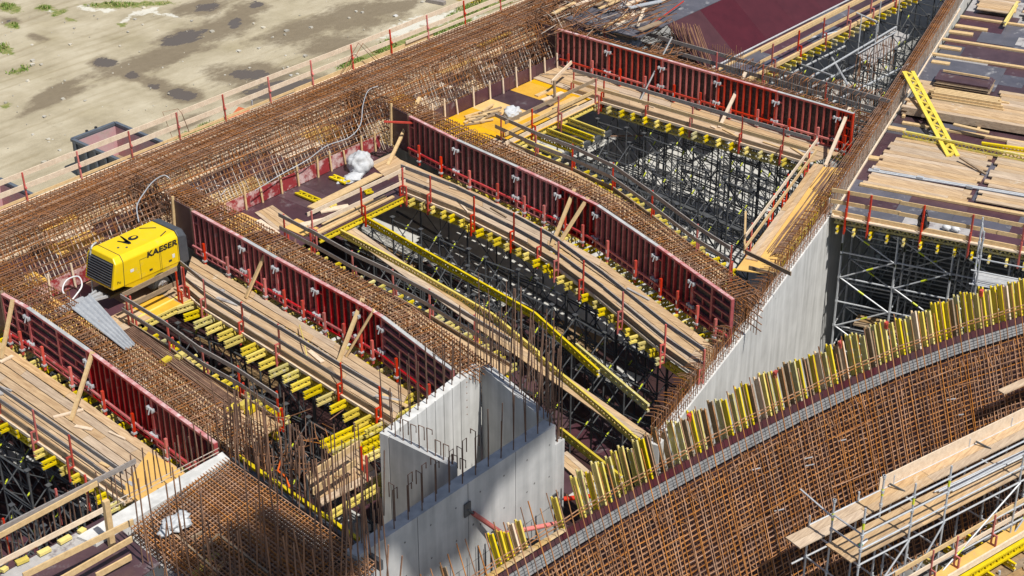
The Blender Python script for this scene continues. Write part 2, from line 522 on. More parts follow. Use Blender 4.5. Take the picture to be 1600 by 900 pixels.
make_ground()
m = M(); m.prism([(-300, -300), (300, -300), (300, .2), (-300, .2)], PIT - .3, PIT)
tag(m.build('pit_floor', 'conc_dark'), kind='structure')
m = M(); m.prism([(-60, .15), (75, .15), (75, -6.5), (44, -13.2), (20.6, -20.3), (4.9, -24.4), (-2.2, -20.4), (-60, -20.4)][::-1], PIT, FLR)
tag(m.build('bay_slab', 'conc_floor'), kind='structure')
for k, (u0, u1, lab) in enumerate(((-30, -4.5, 'left'), (-4.4, 3.2, 'compressor'), (3.3, 14.2, 'middle'))):  # dark sheets laid in to stand for shade on the bay floors
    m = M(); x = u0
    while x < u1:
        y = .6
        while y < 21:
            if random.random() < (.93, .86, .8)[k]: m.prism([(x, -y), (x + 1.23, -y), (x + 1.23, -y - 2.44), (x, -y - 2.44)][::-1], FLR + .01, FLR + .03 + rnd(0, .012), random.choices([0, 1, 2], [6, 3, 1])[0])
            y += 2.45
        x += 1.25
    tag(m.build('floor_shade_sheeting', ['maroon_deep', 'maroon', 'wood_brown']), 'added dark sheets painting shade on the slab at the bottom of the %s bay' % lab, 'shade sheet')
m = M(); m.prism([(-300, .2), (300, .2), (300, .34), (-300, .34)], PIT - .3, -2.1)
tag(m.build('basement_wall', 'conc'), 'concrete basement wall under the long edge cage', 'concrete wall')

# ------------------------------------------------------------------ guardrails
UPZ = Vector((0, 0, 1))


def h_post(m, b, out, top=1.12, low=-.32):
    """clamp-on guardrail post at toe-board point b; out = direction to the drop"""
    b = Vector(b)
    m.beam(b + UPZ * low, b + UPZ * top, .05, .05, 0, up=(out.y, -out.x, 0))
    o = b + out * .17
    m.beam(o + UPZ * (low - .12), o + UPZ * .42, .055, .055, 0, up=(out.y, -out.x, 0))
    m.beam(b + UPZ * .40, o + UPZ * .40, .045, .045, 0)
    m.beam(b + UPZ * .02, o + UPZ * .02, .045, .045, 0)
    m.beam(b + UPZ * -.28, o + UPZ * -.28, .045, .045, 0)


def guardrail(label, line, posts, boards, out=None, group='guardrails of the working platforms', postmat='red_lit', style='h', top=1.12, low=-.32, ext=(0, 0)):
    """line: world polyline of the toe; posts: world points; boards: (z, height, thick, mat, side, dz0, dz1)"""
    g = thing('guardrail', label, 'guardrail', tuple(line[0]), group)
    for b in posts:
        j = min(range(len(line) - 1), key=lambda k: (lerp(line[k], line[k + 1], .5) - b).length)
        o = out if out is not None else perp_out(line[j + 1] - line[j])
        m = M()
        if style == 'h': h_post(m, b, o, top, low)
        else: m.beam(b + UPZ * low, b + UPZ * top, .055, .055, 0)
        m.build('post', postmat, g)
    for (z, hh, th, mt, side, *rest) in boards:
        a0, a1 = rest if rest else (0, 1)
        for k, (a, b) in enumerate(zip(line, line[1:])):
            d = (b - a).normalized(); o = out if out is not None else perp_out(b - a)
            aa = a + d * (0 if k else a0); bb = b if k < len(line) - 2 else b + d * (a1 - 1 if rest else 0)
            # split long runs into boards
            L = (bb - aa).length; nseg = max(1, round(L / 4.5))
            for q in range(nseg):
                p0 = aa + d * (L * q / nseg); p1 = aa + d * (L * (q + 1) / nseg - .01)
                off = o * (side * (.045 + th / 2)) + UPZ * (z + rnd(-.012, .012))
                m = M(); m.beam(p0 + off, p1 + off + UPZ * rnd(-.015, .015), th, hh, 0)
                m.build('rail_board', mt, g)
    return g


# outer edge guardrail
EP = [(42.6, 311), (128, 277.4), (207.4, 245), (283.4, 216), (355.6, 187.4), (426, 159), (491, 132), (554.4, 107), (614, 82.6), (673, 60), (729.2, 36.6), (782.4, 13.6)]
posts = [P(a, b, 0) for a, b in EP]
posts = [Vector((p.x, -.02, 0)) for p in posts]
posts = [Vector((posts[0].x - 2.16, -.02, 0))] + posts + [Vector((posts[-1].x + 2.2, -.02, 0)), Vector((posts[-1].x + 4.4, -.02, 0))]
g = thing('guardrail', 'long two-board guardrail on slim red posts along the outer edge above the dirt yard', 'guardrail', (0, 0, 0))
for b in posts:
    m = M(); m.beam(b + Vector((0, 0, -.1)), b + Vector((0, .1, 1.02)), .05, .055, 0)
    m.beam(b + Vector((0, .03, .42)), b + Vector((0, -.02, .47)), .06, .1, 0)
    m.build('post', 'red_lit', g)
for zz, mt, (x0, x1) in ((.93, 'wood_pale', (-6, 30)), (.45, 'wood_pale', (-6, 31))):
    x = x0
    while x < x1:
        L = rnd(3.8, 4.6)
        m = M(); m.beam((x, .07 + zz * .05, zz + rnd(-.015, .015)), (min(x + L, x1 + 2), .07 + zz * .05, zz + rnd(-.015, .015)), .035, .2, 0); m.build('rail_board', mt, g); x += L + .005
for x0, x1, hh, mt in ((-8, 13, .1, 'wood_gold'), (13.01, 21.3, .17, 'wood_gold'), (19.5, 30, .13, 'wood_pale')):
    m = M(); m.beam((x0, .09 if mt != 'wood_pale' else .02, .0 if mt != 'wood_pale' else .18), (x1, .09 if mt != 'wood_pale' else .02, .02 if mt != 'wood_pale' else .2), .04, hh, 0); m.build('toe_board', mt, g)

# ------------------------------------------------------------------ edge beam: soffit form and reinforcement cage
m = M()
x = -9.0
while x < 31:
    L = rnd(.5, 2.0)
    for y0 in (-3.75, -2.5, -1.25):
        m.prism([(x, y0), (x + L - .01, y0), (x + L - .01, y0 + 1.24), (x, y0 + 1.24)], -2.12, -2.08 + rnd(-.01, .01), random.choice([0, 0, 0, 0, 1, 2]))
    x += L
m.prism([(-9, -.02), (31, -.02), (31, .04), (-9, .04)], -2.1, -.06, 2)
for i in range(30):
    x = rnd(-8, 29); L = rnd(1, 3); y = rnd(-2.6, -1.2); z = rnd(-.95, -.55)
    m.prism([(x, y), (x + L, y + rnd(-.05, .05)), (x + L, y + .3), (x, y + .3)], z, z + .04, random.choice([2, 2, 1]))
tag(m.build('soffit_formwork', ['maroon', 'wood_gold', 'wood_pale']), 'patched plywood and timber soffit form under the long edge cage', 'formwork')

cage = thing('edge_rebar_cage', 'long rusty reinforcement cage running under the outer guardrail', 'rebar cage')
X0, X1 = -8.5, 29.5


def rb(lst, name, mt, parent, kind='stuff', r=.012):
    m = M()
    for a, b in lst: m.bar(a, b, r * rnd(.85, 1.2), 4, 0, False)
    return tag(m.build(name, mt, parent), kind=kind)


L1 = []
for layer, z in ((0, -.02), (1, -.16), (2, -.5)):
    n = (15, 10, 7)[layer]
    for i in range(n):
        y = -.12 - 1.75 * i / (n - 1)
        x = X0
        while x < X1:
            L = rnd(5, 9)
            L1.append(((x, y + rnd(-.02, .02), z + rnd(-.02, .02)), (min(X1, x + L), y + rnd(-.02, .02), z + rnd(-.02, .02)))); x += L - .7
rb(L1, 'top_bar_layer', 'rust', cage, r=.0155)
L2 = []
for k, zz in enumerate([-.12, -.3, -.48, -.66, -.86, -1.08, -1.32, -1.56]):
    y = -2.75 + .48 * zz
    for off in (0, .36):
        x = X0
        while x < X1:
            L = rnd(4, 9)
            L2.append(((x, y + off + rnd(-.03, .03), zz + rnd(-.05, .05)), (min(X1, x + L), y + off + rnd(-.03, .03), zz + rnd(-.05, .05)))); x += L - .6
rb(L2, 'face_bar_layer', 'rust', cage, r=.0155)
L3, L4, LF = [], [], []
x = X0
while x < X1:
    j = rnd(-.02, .02)
    y0 = -.1; a = Vector((x + j, y0, 0)); b = Vector((x + j, -1.9, .0))
    L3 += [(a, b), (a, (x + j, y0, -.6)), (b, (x + j + rnd(-.02, .02), -1.9, -.62))]
    x += .2
x = X0
while x < X1:
    t = rnd(-.05, .05)
    top = Vector((x, -2.55 + rnd(-.06, .06), rnd(-.02, .12))); bot = Vector((x + t, -3.62, -1.95))
    hook = top + Vector((rnd(-.03, .03), .4, .02))
    mid = lerp(top, bot, rnd(.2, .5))
    LF.append((top, mid)); L4.append((mid, bot))
    L3 += [(top, hook), (hook, hook + Vector((t, -.55, -1.6)))]
    x += .18
rb(L3, 'stirrup_layer', 'rust', cage, r=.0135)
mm = M()
for a, b in LF: mm.bar(a + Vector((0, -.09, 0)), b + Vector((0, -.09, 0)), .019, 4, 1, False)
for a, b in L4: mm.bar(a + Vector((0, -.09, 0)), b + Vector((0, -.09, 0)), .019, 4, 0 if random.random() < .7 else 1, False)
tag(mm.build('starter_layer', ['bar_white', 'rust'], cage), kind='stuff')
L5 = []
for i in range(70):
    x = rnd(X0, X1); y = rnd(-2.4, -.2); L5.append(((x, y, rnd(-.1, .05)), (x + rnd(-1.6, 1.6), y + rnd(-.5, .5), rnd(-.5, .08))))
for i in range(60):
    x = rnd(19, 26); L5.append(((x, -2.9, -.3 + rnd(-.3, .4)), (x + rnd(-2, 2.5), -3.6, -1.4 + rnd(-.3, .6))))
rb(L5, 'loose_bar_layer', 'rust_dark', cage)
m = M()
for ux in (-4.1, 3.5, 14.5, 26.0):          # dense vertical bunches where each rib meets the edge beam
    for i in range(46):
        x = ux + rnd(-.35, .5); y = rnd(-2.5, -1.5)
        m.bar((x, y, -2), (x + rnd(-.06, .06), y + rnd(-.06, .06), rnd(-.1, .18)), .014, 4, 0, False)
    for i in range(22):
        x = ux + rnd(-.45, .6); m.bar((x, -1.2, rnd(-.9, .03)), (x + rnd(-.05, .05), -3.4, rnd(-.9, .05)), .013, 4, 0, False)
tag(m.build('node_bar_layer', 'rust_dark', cage), kind='stuff')
# two frames of bent bar poking above the rail
for px, py, lab, pts in ((0, 0, 'thin bent bar loop standing up over the guardrail behind the blue-grey skip', [(306, 230), (290, 194), (253, 173), (256, 165)] and [(270, 217), (254, 175), (278, 170), (284, 177), (296, 207)]),
                         (0, 0, 'two pointed rusty bars bent into a tent over the guardrail beside the dense bar node', [(531, 117), (560, 67), (588, 96)])):
    base = P(*pts[0], 0); q = []
    for i, (a, b) in enumerate(pts):
        z = 0 if i in (0, len(pts) - 1) else 1.15
        q.append(P(a, b, z))
    m = M(); m.path(q, .014)
    if len(pts) == 3: m.path([v + Vector((.16, -.1, -.04)) for v in q], .014)
    tag(m.build('bent_bar', 'rust'), lab, 'rebar')

# ------------------------------------------------------------------ rib walls
WALLS = [
    ('W0', [(872.5, 44.5), (1312, 170), (1336, 177)], 'back wall of bright red form panels in the upper right, nearest the maroon surface'),
    ('W1', [(642, 181), (716, 218), (810, 260), (876, 290), (936, 320), (1030, 384), (1148, 468)], 'kinked wall of red form panels with two timber props at its bend'),
    ('W2', [(303, 329), (382, 372), (434, 402), (562, 472), (600, 494), (710, 578)], 'wall of crimson form panels starting behind the yellow compressor'),
    ('W3', [(6, 458), (46, 480), (140, 546), (240, 619), (340, 692)], 'nearest wall of crimson form panels at the left edge, above the broad plank deck'),
]
RIB = {}


def panel(parent, a, d, o, L, H, kind, redm):
    """one framed panel: a = top front corner of the sheet, d along, o outwards"""
    z0 = -H
    fr = M()
    def bx(s0, s1, zt, zb, dep, front=.0):
        c0 = a + d * s0; c1 = a + d * s1
        q = [c0 + o * front + UPZ * zb, c1 + o * front + UPZ * zb, c1 + o * (front + dep) + UPZ * zb, c0 + o * (front + dep) + UPZ * zb]
        fr.hexa([v for v in q] + [v + UPZ * (zt - zb) for v in q])
    D = .12
    bx(0, L, 0, -.065, D); bx(0, L, z0 + .065, z0, D)
    bx(0, .06, -.065, z0 + .065, D); bx(L - .06, L, -.065, z0 + .065, D)
    if kind == 'v':
        n = max(2, round(L / .33))
        for i in range(1, n):
            s = L * i / n
            bx(s - .032, s + .032, -.065, z0 + .065, D - .015)
        for s in (.06, L - .06 - L / n + .03):
            for zc in (-.42, -1.22):
                bx(s, s + L / n - .06, zc + .025, zc - .025, D - .03)
    else:
        n = 5
        for i in range(1, n):
            zc = z0 * i / n
            bx(.06, L - .06, zc + .03, zc - .03, D - .02)
        bx(L / 2 - .05, L / 2 + .05, -.065, z0 + .065, D - .01)
        for i in range(n):
            if i % 2 == 0: bx(L * .75 - .02, L * .75 + .02, z0 * i / n - .03, z0 * (i + 1) / n + .03, D - .05); bx(L * .25 - .02, L * .25 + .02, z0 * i / n - .03, z0 * (i + 1) / n + .03, D - .05)
    p = fr.build('panel', redm, parent)
    fs = M(); c0 = a - o * .025; c1 = c0 + d * L
    fs.hexa([c0 + UPZ * z0, c1 + UPZ * z0, c1 + o * .024 + UPZ * z0, c0 + o * .024 + UPZ * z0, c0, c1, c1 + o * .024, c0 + o * .024])
    fs.build('form_face', 'ply_dark', p)
    return p


def clamp(parent, c, d, o):
    m = M()
    m.beam(c - d * .17, c + d * .17, .07, .06, 0)
    for s in (-.13, .13): m.beam(c + d * s - o * .06, c + d * s + o * .06, .05, .12, 0)
    m.bar(c + o * .02 + UPZ * .05, c + o * .09 - UPZ * .16, .022, 5, 0)
    m.build('clamp', 'galv', parent)


for wi, (key, tpx, lab) in enumerate(WALLS):
    tp = PL(tpx, 0)
    RIB[key] = tp
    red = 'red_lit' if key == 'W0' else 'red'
    H = -F - .02
    wall = thing('formwork_wall', lab, 'formwork wall', tuple(tp[0] + Vector((0, 0, F))), 'red framed formwork walls of the ribs')
    caps = M()
    tot = 0
    for si, (a, b) in enumerate(zip(tp, tp[1:])):
        d = (b - a).normalized(); o = perp_out(d); L = (b - a).length
        n = max(1, round(L / 2.7)); pl_ = L / n
        for k in range(n):
            kind = 'v'
            if (key == 'W3' and si == 0) or (key == 'W3' and si == 1 and k == 0) or (key == 'W2' and si == 4 and k == 0) or (key == 'W1' and si == 5 and k == n - 1) or (key == 'W0' and si == 1) or (key == 'W0' and si == 0 and k == 0 and False): kind = 'h'
            s0 = a + d * (pl_ * k)
            panel(wall, s0 + d * .004, d, o, pl_ - .008, H, kind, red)
            if k or si:
                for zc in (-.38, -1.25): clamp(wall, s0 + o * .15 + UPZ * (zc + rnd(-.06, .06)), d, o)
            # heavy cover post on some joints
            # cement dusted top edge
            caps.beam(s0 + o * .05 + UPZ * .006, s0 + d * (pl_ - .02) + o * .05 + UPZ * .006, .13, .02, 0 if (si + k) % 3 != 1 else 1)
            # support brackets and waling rail
            c0 = s0 + o * .2 + UPZ * (-H + .36)
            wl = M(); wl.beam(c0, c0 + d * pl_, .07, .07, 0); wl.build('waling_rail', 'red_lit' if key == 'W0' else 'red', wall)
            for f in (.28, .75):
                q = s0 + d * (pl_ * f) + o * .29
                bm_ = M(); bm_.beam(q + UPZ * (-H - .08), q + UPZ * (-H + .78), .085, .085, 0, up=d); bm_.beam(q + UPZ * (-H + .36) - o * .09, q + UPZ * (-H + .36) + o * .06, .05, .12, 1); bm_.box(q + UPZ * (-H + .1), (.14, .14, .06), 1)
                bm_.build('support_bracket', ['red_lit', 'galv'], wall)
    caps.build('top_edge', ['red_dusty', 'conc'], wall)
    # dark closing sheet towards the edge beam
    d = (tp[1] - tp[0]).normalized(); o = perp_out(d)
    s0 = tp[0] - d * 1.25
    m = M(); m.hexa([s0 - o * .03 + UPZ * -H, tp[0] - d * .02 - o * .03 + UPZ * -H, tp[0] - d * .02 + UPZ * -H, s0 + UPZ * -H, s0 - o * .03 - UPZ * .02, tp[0] - d * .02 - o * .03 - UPZ * .02, tp[0] - d * .02 - UPZ * .02, s0 - UPZ * .02])
    m.build('closing_sheet', 'maroon', wall)
    m = M(); m.beam(tp[0] - d * .05 + o * .06 - UPZ * H, tp[0] - d * .05 + o * .06 + UPZ * .08, .1, .08, 0); m.build('end_batten', 'wood_brown', wall)
    if key != 'W0':
        m = M(); m.beam(s0 + o * .1 - UPZ * (H - .1), s0 + o * .02 + UPZ * .12, .1, .06, 0); m.build('end_batten', 'wood_gold', wall)


def rib_cage(key, width, label, x_extra_end=0.0, stir=.14, tall=0.0):
    tp = [v.copy() for v in RIB[key]]
    d0 = (tp[1] - tp[0]).normalized(); tp.insert(0, tp[0] - d0 * 1.9)
    if x_extra_end: tp.append(tp[-1] + (tp[-1] - tp[-2]).normalized() * x_extra_end)
    g = thing('rib_rebar_cage', label, 'rebar cage', tuple(tp[1]), 'reinforcement cages of the ribs')
    lng, st = [], []
    n = max(4, int(width / .15))
    for a, b in zip(tp, tp[1:]):
        d = (b - a).normalized(); q = -perp_out(d)
        for z, nn in ((-.03, n), (-.2, n), (-.38, n // 2)):
            for i in range(nn):
                off = .1 + (width - .1) * i / (nn - 1)
                lng.append((a + q * (off + rnd(-.03, .03)) + UPZ * (z + rnd(-.03, .03)), b + q * (off + rnd(-.025, .025)) + UPZ * (z + rnd(-.03, .03))))
        for z in (-.6, -.85, -1.1, -1.35):
            for off in (.1, width): lng.append((a + q * off + UPZ * z, b + q * off + UPZ * z))
        L = (b - a).length; k = int(L / stir)
        for i in range(k):
            c = a + d * (L * i / k) + d * rnd(-.015, .015)
            h = rnd(0, .05)
            w1 = rnd(.42, .58)
            # overlapping loops, two across the rib
            st.append((c + q * .08 + UPZ * h, c + q * (width * w1 + .1) + UPZ * h)); st.append((c + d * .04 + q * (width * w1 - .1) + UPZ * (h + .02), c + d * .04 + q * width + UPZ * h))
            st.append((c + q * .08 + UPZ * h, c + q * .08 - UPZ * 1.6)); st.append((c + q * width + UPZ * h, c + q * width - UPZ * 1.6))
            st.append((c + q * (width * w1 + .1) + UPZ * h, c + q * (width * w1 + .06) + d * .05 - UPZ * .5))
            st.append((c + q * (width * w1 - .1) + UPZ * h, c + q * (width * w1 - .13) + d * .06 - UPZ * .4))
    rb(lng, 'long_bar_layer', 'rust', g, r=.0165); rb(st, 'stirrup_layer', 'rust', g, r=.0125)
    return g


rib_cage('W0', .42, 'rusty rib cage behind the bright red back wall', .5, stir=.3)
rib_cage('W1', .98, 'rusty rib cage strip behind the kinked red wall, ending at the pale concrete wall', .25)
rib_cage('W2', 1.05, 'rusty rib cage strip between the compressor and the concrete core', .5)
rib_cage('W3', 1.25, 'rusty rib cage strip under the corrugated sheet', .6)

# ------------------------------------------------------------------ bays: walkways, girders, shoring
def sample(pl, t): return along(pl, plen(pl) * min(max(t, 0), 1))


def deck_mesh(front, back, n, z=F, wood='wood_y', parent=None, th=.045, name='plank_deck', piece=(3.4, 6), wmix=None):
    m = M()
    L = (plen(front) + plen(back)) / 2
    for i in range(n):
        t = -rnd(0, 1.5) / L
        f0, f1 = i / n + .007, (i + 1) / n - .007
        while t < 1:
            t2 = t + rnd(*piece) / L
            a, b = max(t, 0), min(t2, 1)
            if b - a > .01:
                b2 = b - .006 / L * 2
                A, B = sample(front, a)[0], sample(back, a)[0]
                C, D = sample(front, b2)[0], sample(back, b2)[0]
                dz = rnd(0, .012)
                q = [lerp(A, B, f0), lerp(C, D, f0), lerp(C, D, f1), lerp(A, B, f1)]
                e = [Vector((v.x, v.y, z - th + dz)) for v in q] + [Vector((v.x, v.y, z + dz)) for v in q]
                m.hexa(e, 0)
            t = t2
    return m.build(name, wood, parent)


def girder_row(front, back, spacing, protrude, label, group, over=.35, z=F - .05, sign=-1, jitter=.03, old=.14):
    """cross girders under a walkway, each a thing"""
    L = plen(front); n = int(L / spacing)
    for i in range(n):
        s = (i + .5) * L / n + rnd(-.06, .06)
        f, d = along(front, s); b, _ = sample(back, s / L)
        o = perp_out(d) * (1 if sign < 0 else -1)
        wdt = (b - f).length
        a = f + o * (rnd(*protrude)); e = f - o * (wdt + over + rnd(-.08, .1))
        tw = d * rnd(-jitter, jitter)
        if max(-a.y - inner_p(a.x), -e.y - inner_p(e.x)) > -.5: continue
        m = M(); gt(m, Vector((a.x, a.y, z)) + tw, Vector((e.x, e.y, z)))
        tag(m.build('lattice_girder', ['yellow_old' if random.random() < old else 'yellow', 'end']), label, 'girder', group)


def long_girder(pl, z, label, h=.28, old=False, off=0.0):
    m = M()
    for a, b in zip(pl, pl[1:]):
        d = (b - a).normalized(); o = perp_out(d) * off
        gt(m, Vector((a.x, a.y, z)) + o, Vector((b.x, b.y, z)) + o - d * .01, h, w=.08)
    return tag(m.build('lattice_girder', ['yellow_old' if old else 'yellow', 'end']), label, 'girder')


def tim(px0, px1, w_, h_, z0, z1, mt, label, name='timber', cat='timber', up=None, group=None):
    m = M(); m.beam(P(*px0, z0), P(*px1, z1), w_, h_, 0, up=up)
    return tag(m.build(name, mt), label, cat, group)


WALK = {
    'W0': dict(front=[(893, 145), (1262, 254)], back=[(868, 99), (1328, 236)], n=5, posts=[(896, 142), (943, 157), (1012, 178), (1081, 197), (1158, 222), (1222, 241)],
               lab='plank walkway along the bright red back wall', sp=.58, pro=(.28, .42)),
    'W1': dict(front=[(626, 298), (712, 332), (800, 376), (860, 410), (940, 470), (1036, 550), (1096, 592)], back=[(618, 246), (648, 254), (802, 328), (888, 370), (1008, 454), (1122, 548)], n=5,
               posts=[(630, 304), (673, 317), (741, 350), (803, 376), (845, 400), (872, 422), (911, 452), (972, 502), (1038, 554), (1098, 594)], lab='plank walkway along the kinked red wall', sp=.5, pro=(.24, .42)),
    'W2': dict(front=[(284, 452), (322, 484), (438, 556), (536, 618), (612, 664)], back=[(300, 400), (312, 414), (440, 478), (640, 612)], n=6,
               posts=[(288, 462), (322, 482), (381, 518), (438, 553), (535, 615), (595, 653)], lab='plank walkway between compressor and core', sp=.58, pro=(.6, .8)),
    'W3': dict(front=[(-130, 556), (0, 648), (148, 752), (196, 786)], back=[(-60, 490), (6, 538), (166, 648), (300, 746)], n=7,
               posts=[(-40, 618), (2, 646), (59, 690), (115, 730)], lab='broad plank deck below the nearest red wall', sp=.62, pro=(.1, .5)),
}
for key, wv in WALK.items():
    fr, bk = PL(wv['front']), PL(wv['back'])
    wv['fr'], wv['bk'] = fr, bk
    t = thing('walkway', wv['lab'], 'walkway', tuple(fr[0]), 'plank walkways along the rib walls')
    deck_mesh(fr, bk, wv['n'], parent=t)
    for a, b in zip(fr, fr[1:]):
        d = (b - a).normalized(); o = perp_out(d)
        m = M(); m.beam(a + o * .02 + UPZ * -.03, b + o * .02 - d * .01 + UPZ * -.03, .05, .1, 0); m.build('edge_board', 'wood_pale', t)
    guardrail('red-posted guardrail of the ' + wv['lab'], fr, PL(wv['posts']),
              [(1.02, .15, .035, 'wood_grey', -1), (.5, .15, .035, 'wood_gold' if key == 'W0' else 'wood_grey', -1), (.09, .2, .035, 'wood_brown', -1)])
    girder_row(fr, bk, wv['sp'], wv['pro'], 'yellow girder end under the ' + wv['lab'], 'girders under the ' + wv['lab'])
    long_girder(fr, F - .3, 'long girder at the open side of the ' + wv['lab'], off=-.12)
    long_girder(bk, F - .3, 'long girder at the wall side of the ' + wv['lab'], off=-.1)

FARW = {
    'W1': dict(front=[(775, 215), (837, 244), (894, 266), (957, 296), (1018, 340), (1088, 394), (1140, 428)], w=1.0, posts=[(783, 219), (837, 244), (894, 266), (957, 296), (1018, 340), (1088, 394), (1140, 428)], lab='narrow walkway behind the kinked wall cage'),
    'W2': dict(front=[(440, 374), (487, 399), (552, 436), (615, 466), (672, 497), (800, 575)], w=1.07, posts=[(446, 378), (487, 399), (552, 436), (615, 466), (672, 497), (742, 538)], lab='narrow walkway behind the cage ending at the core'),
    'W3': dict(front=[(196, 504), (266, 548), (320, 588), (376, 620), (440, 663)], w=1.28, posts=[(202, 508), (266, 548), (320, 588), (376, 620), (436, 660)], lab='narrow walkway with bundled bars by the nearest cage'),
}
for key, wv in FARW.items():
    fr = PL(wv['front'])
    rib = RIB[key]
    bk = []
    for v in fr:
        # nearest point of the rib line, pushed to the far face of its cage
        best = min(((lerp(a, b, k / 20), (b - a).normalized()) for a, b in zip(rib, rib[1:]) for k in range(21)), key=lambda q: abs(q[0].y - v.y))
        q = best[0] - perp_out(best[1]) * (wv['w'] + .08); bk.append(Vector((q.x, q.y if v.y > rib[-1].y else v.y, F)))
    wv['fr'] = fr
    t = thing('walkway', wv['lab'], 'walkway', tuple(fr[0]), 'plank walkways along the rib walls')
    deck_mesh(fr, bk, 4, parent=t)
    for a, b in zip(fr, fr[1:]):
        d = (b - a).normalized(); o = -perp_out(d)
        m = M(); m.beam(a + o * .02 + UPZ * .02, b + o * .02 - d * .01 + UPZ * .02, .05, .2, 0); m.build('edge_board', 'wood_brown', t)
    out = Vector((.98, .17, 0)).normalized()
    guardrail('red-posted guardrail of the ' + wv['lab'], fr, PL(wv['posts']),
              [(1.04, .15, .035, 'wood_grey', -1), (.52, .15, .035, 'wood_grey', -1)], out=out)
    girder_row(fr, bk, .48, (.35, .6), 'yellow girder end under the ' + wv['lab'], 'girders under the ' + wv['lab'], sign=1, over=-.4, old=.15)
    long_girder(fr, F - .3, 'long girder under the ' + wv['lab'], off=.12)


# shoring tower prototype
def tower_proto():
    r = thing('shoring_tower', 'dark steel shoring tower of braced frames standing in a bay', 'shoring tower', (0, 0, 0), 'shoring towers in the bays')
    W, H, n = 1.5, 4.32, 3
    lf = (H - .35) / n
    for x in (0, W):
        for y in (0, W):
            m = M(); m.bar((x, y, 0), (x, y, H), .036, 6); m.bar((x, y, H - .25), (x, y, H), .05, 6); m.box((x, y, .01), (.16, .16, .02)); m.box((x, y, H), (.16, .16, .02))
            m.build('standard', 'galv_dark', r)
    for k in range(n):
        z0, z1 = .2 + lf * k, .2 + lf * (k + 1)
        for x in (0, W):
            m = M(); m.bar((x, 0, z1), (x, W, z1), .03, 5); m.bar((x, 0, z0 + .1), (x, W, z0 + .1), .026, 5)
            m.bar((x, 0, z0 + .1), (x, W, z1), .022, 5); m.bar((x, W * .3, z0 + .1), (x, W * .3, z1), .018, 4)
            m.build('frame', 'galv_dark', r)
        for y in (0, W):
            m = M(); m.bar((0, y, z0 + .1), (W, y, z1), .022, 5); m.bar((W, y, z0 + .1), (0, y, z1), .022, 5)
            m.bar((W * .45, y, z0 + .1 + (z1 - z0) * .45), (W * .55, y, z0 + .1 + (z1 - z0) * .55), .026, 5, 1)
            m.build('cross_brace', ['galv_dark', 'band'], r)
    return r




proto = tower_proto(); used = False
spots = []
for (us, ps) in (((23.0, 20.3, 17.2, 26.0), (8.6, 11.0, 13.4, 15.8)), ((10.6, 8.2, 5.0), (8.4, 10.8, 13.2, 15.6, 18.0, 20.4)), ((.3, -2.3), (8.4, 10.9, 13.4, 15.9)), ((-8.2, -11.0, -5.8), (5.0, 7.6, 10.2, 12.8))):
    for i, u in enumerate(us):
        for p in ps:
            uu = u - (.11 * max(0, p - 13) * (1 if u > 4 else .3))
            if p > inner_p(uu) - 1.6 or (-1.2 < uu < 4.6 and p > 16.4): continue
            spots.append((uu, -p - .75, rnd(-.06, .06)))
for k, (x, y, rz) in enumerate(spots):
    o = proto if not used else copy_tree(proto)
    used = True
    o.location = (x, y, FLR); o.rotation_euler.z = rz - (.12 if y < -14 and x > 4 else 0)

# long tubes tying the towers, visible in the open bays
for k, (a, b, z) in enumerate((((905, 250), (1160, 360), -4.2), ((930, 310), (1140, 405), -4.6), ((620, 330), (1010, 560), -4.2), ((640, 400), (900, 560), -5.4), ((330, 500), (560, 640), -4.4), ((900, 330), (1090, 420), -6.3))):
    m = M(); m.beam(P(*a, z), P(*b, z), .32, .06, 0) if k in (0, 1, 5) else m.bar(P(*a, z), P(*b, z), .05, 6)
    tag(m.build('catwalk_plank' if k in (0, 1, 5) else 'steel_tube', 'galv_dark'), 'dark %s lying across the shoring deep in the %s bay' % ('plank' if k in (0, 1, 5) else 'steel tube', ('upper right open', 'upper right open', 'middle', 'middle', 'compressor', 'upper right open')[k]) + (', %s one' % ('topmost', 'lower', 'highest', 'lower', 'only', 'deepest')[k]), 'plank' if k in (0, 1, 5) else 'tube')

# girders and plank strips hung inside the middle bay
Y = [([(564, 334), (700, 411), (836, 488), (936, 578)], 'bright yellow lattice girder crossing the middle bay beside the plank strip', 0), ([(900, 536), (1014, 632)], 'worn pale girder continuing the bright one towards the concrete wall', 1),
     ([(524, 354), (640, 416), (770, 490), (845, 552)], 'yellow lattice girder on the near side of the plank strip in the middle bay', 0), ([(840, 552), (936, 632), (1014, 700)], 'yellow lattice girder running down to the curved formwork beside the plank strip', 0),
     ([(876, 668), (972, 744)], 'short yellow girder emerging right of the concrete core', 0)]
for pts, lab, old in Y: long_girder(PL(pts, F - .15), F - .15, lab, old=bool(old))
for i, (a, b, c_, d_) in enumerate((((548, 352), (1022, 684), (530, 360), (1000, 694)), ((886, 706), (934, 748), (866, 716), (918, 764)), ((636, 552), (716, 600), (625, 560), (704, 610)))):
    t = thing('plank_strip', ('long strip of planks laid between the two yellow girders of the middle bay', 'short plank strip right of the concrete core', 'plank strip behind the last rib cage before the core')[i], 'planks', tuple(P(*a, F - .4)), 'plank strips')
    deck_mesh([P(*a, F - .4), P(*b, F - .4)], [P(*c_, F - .4), P(*d_, F - .4)], 3, z=F - .38, parent=t)

# ------------------------------------------------------------------ decks at the outer end of the bays
def rect(m, u0, u1, p0, p1, z0, z1, mi=0): m.prism([(u0, -p1), (u1, -p1), (u1, -p0), (u0, -p0)], z0, z1, mi)


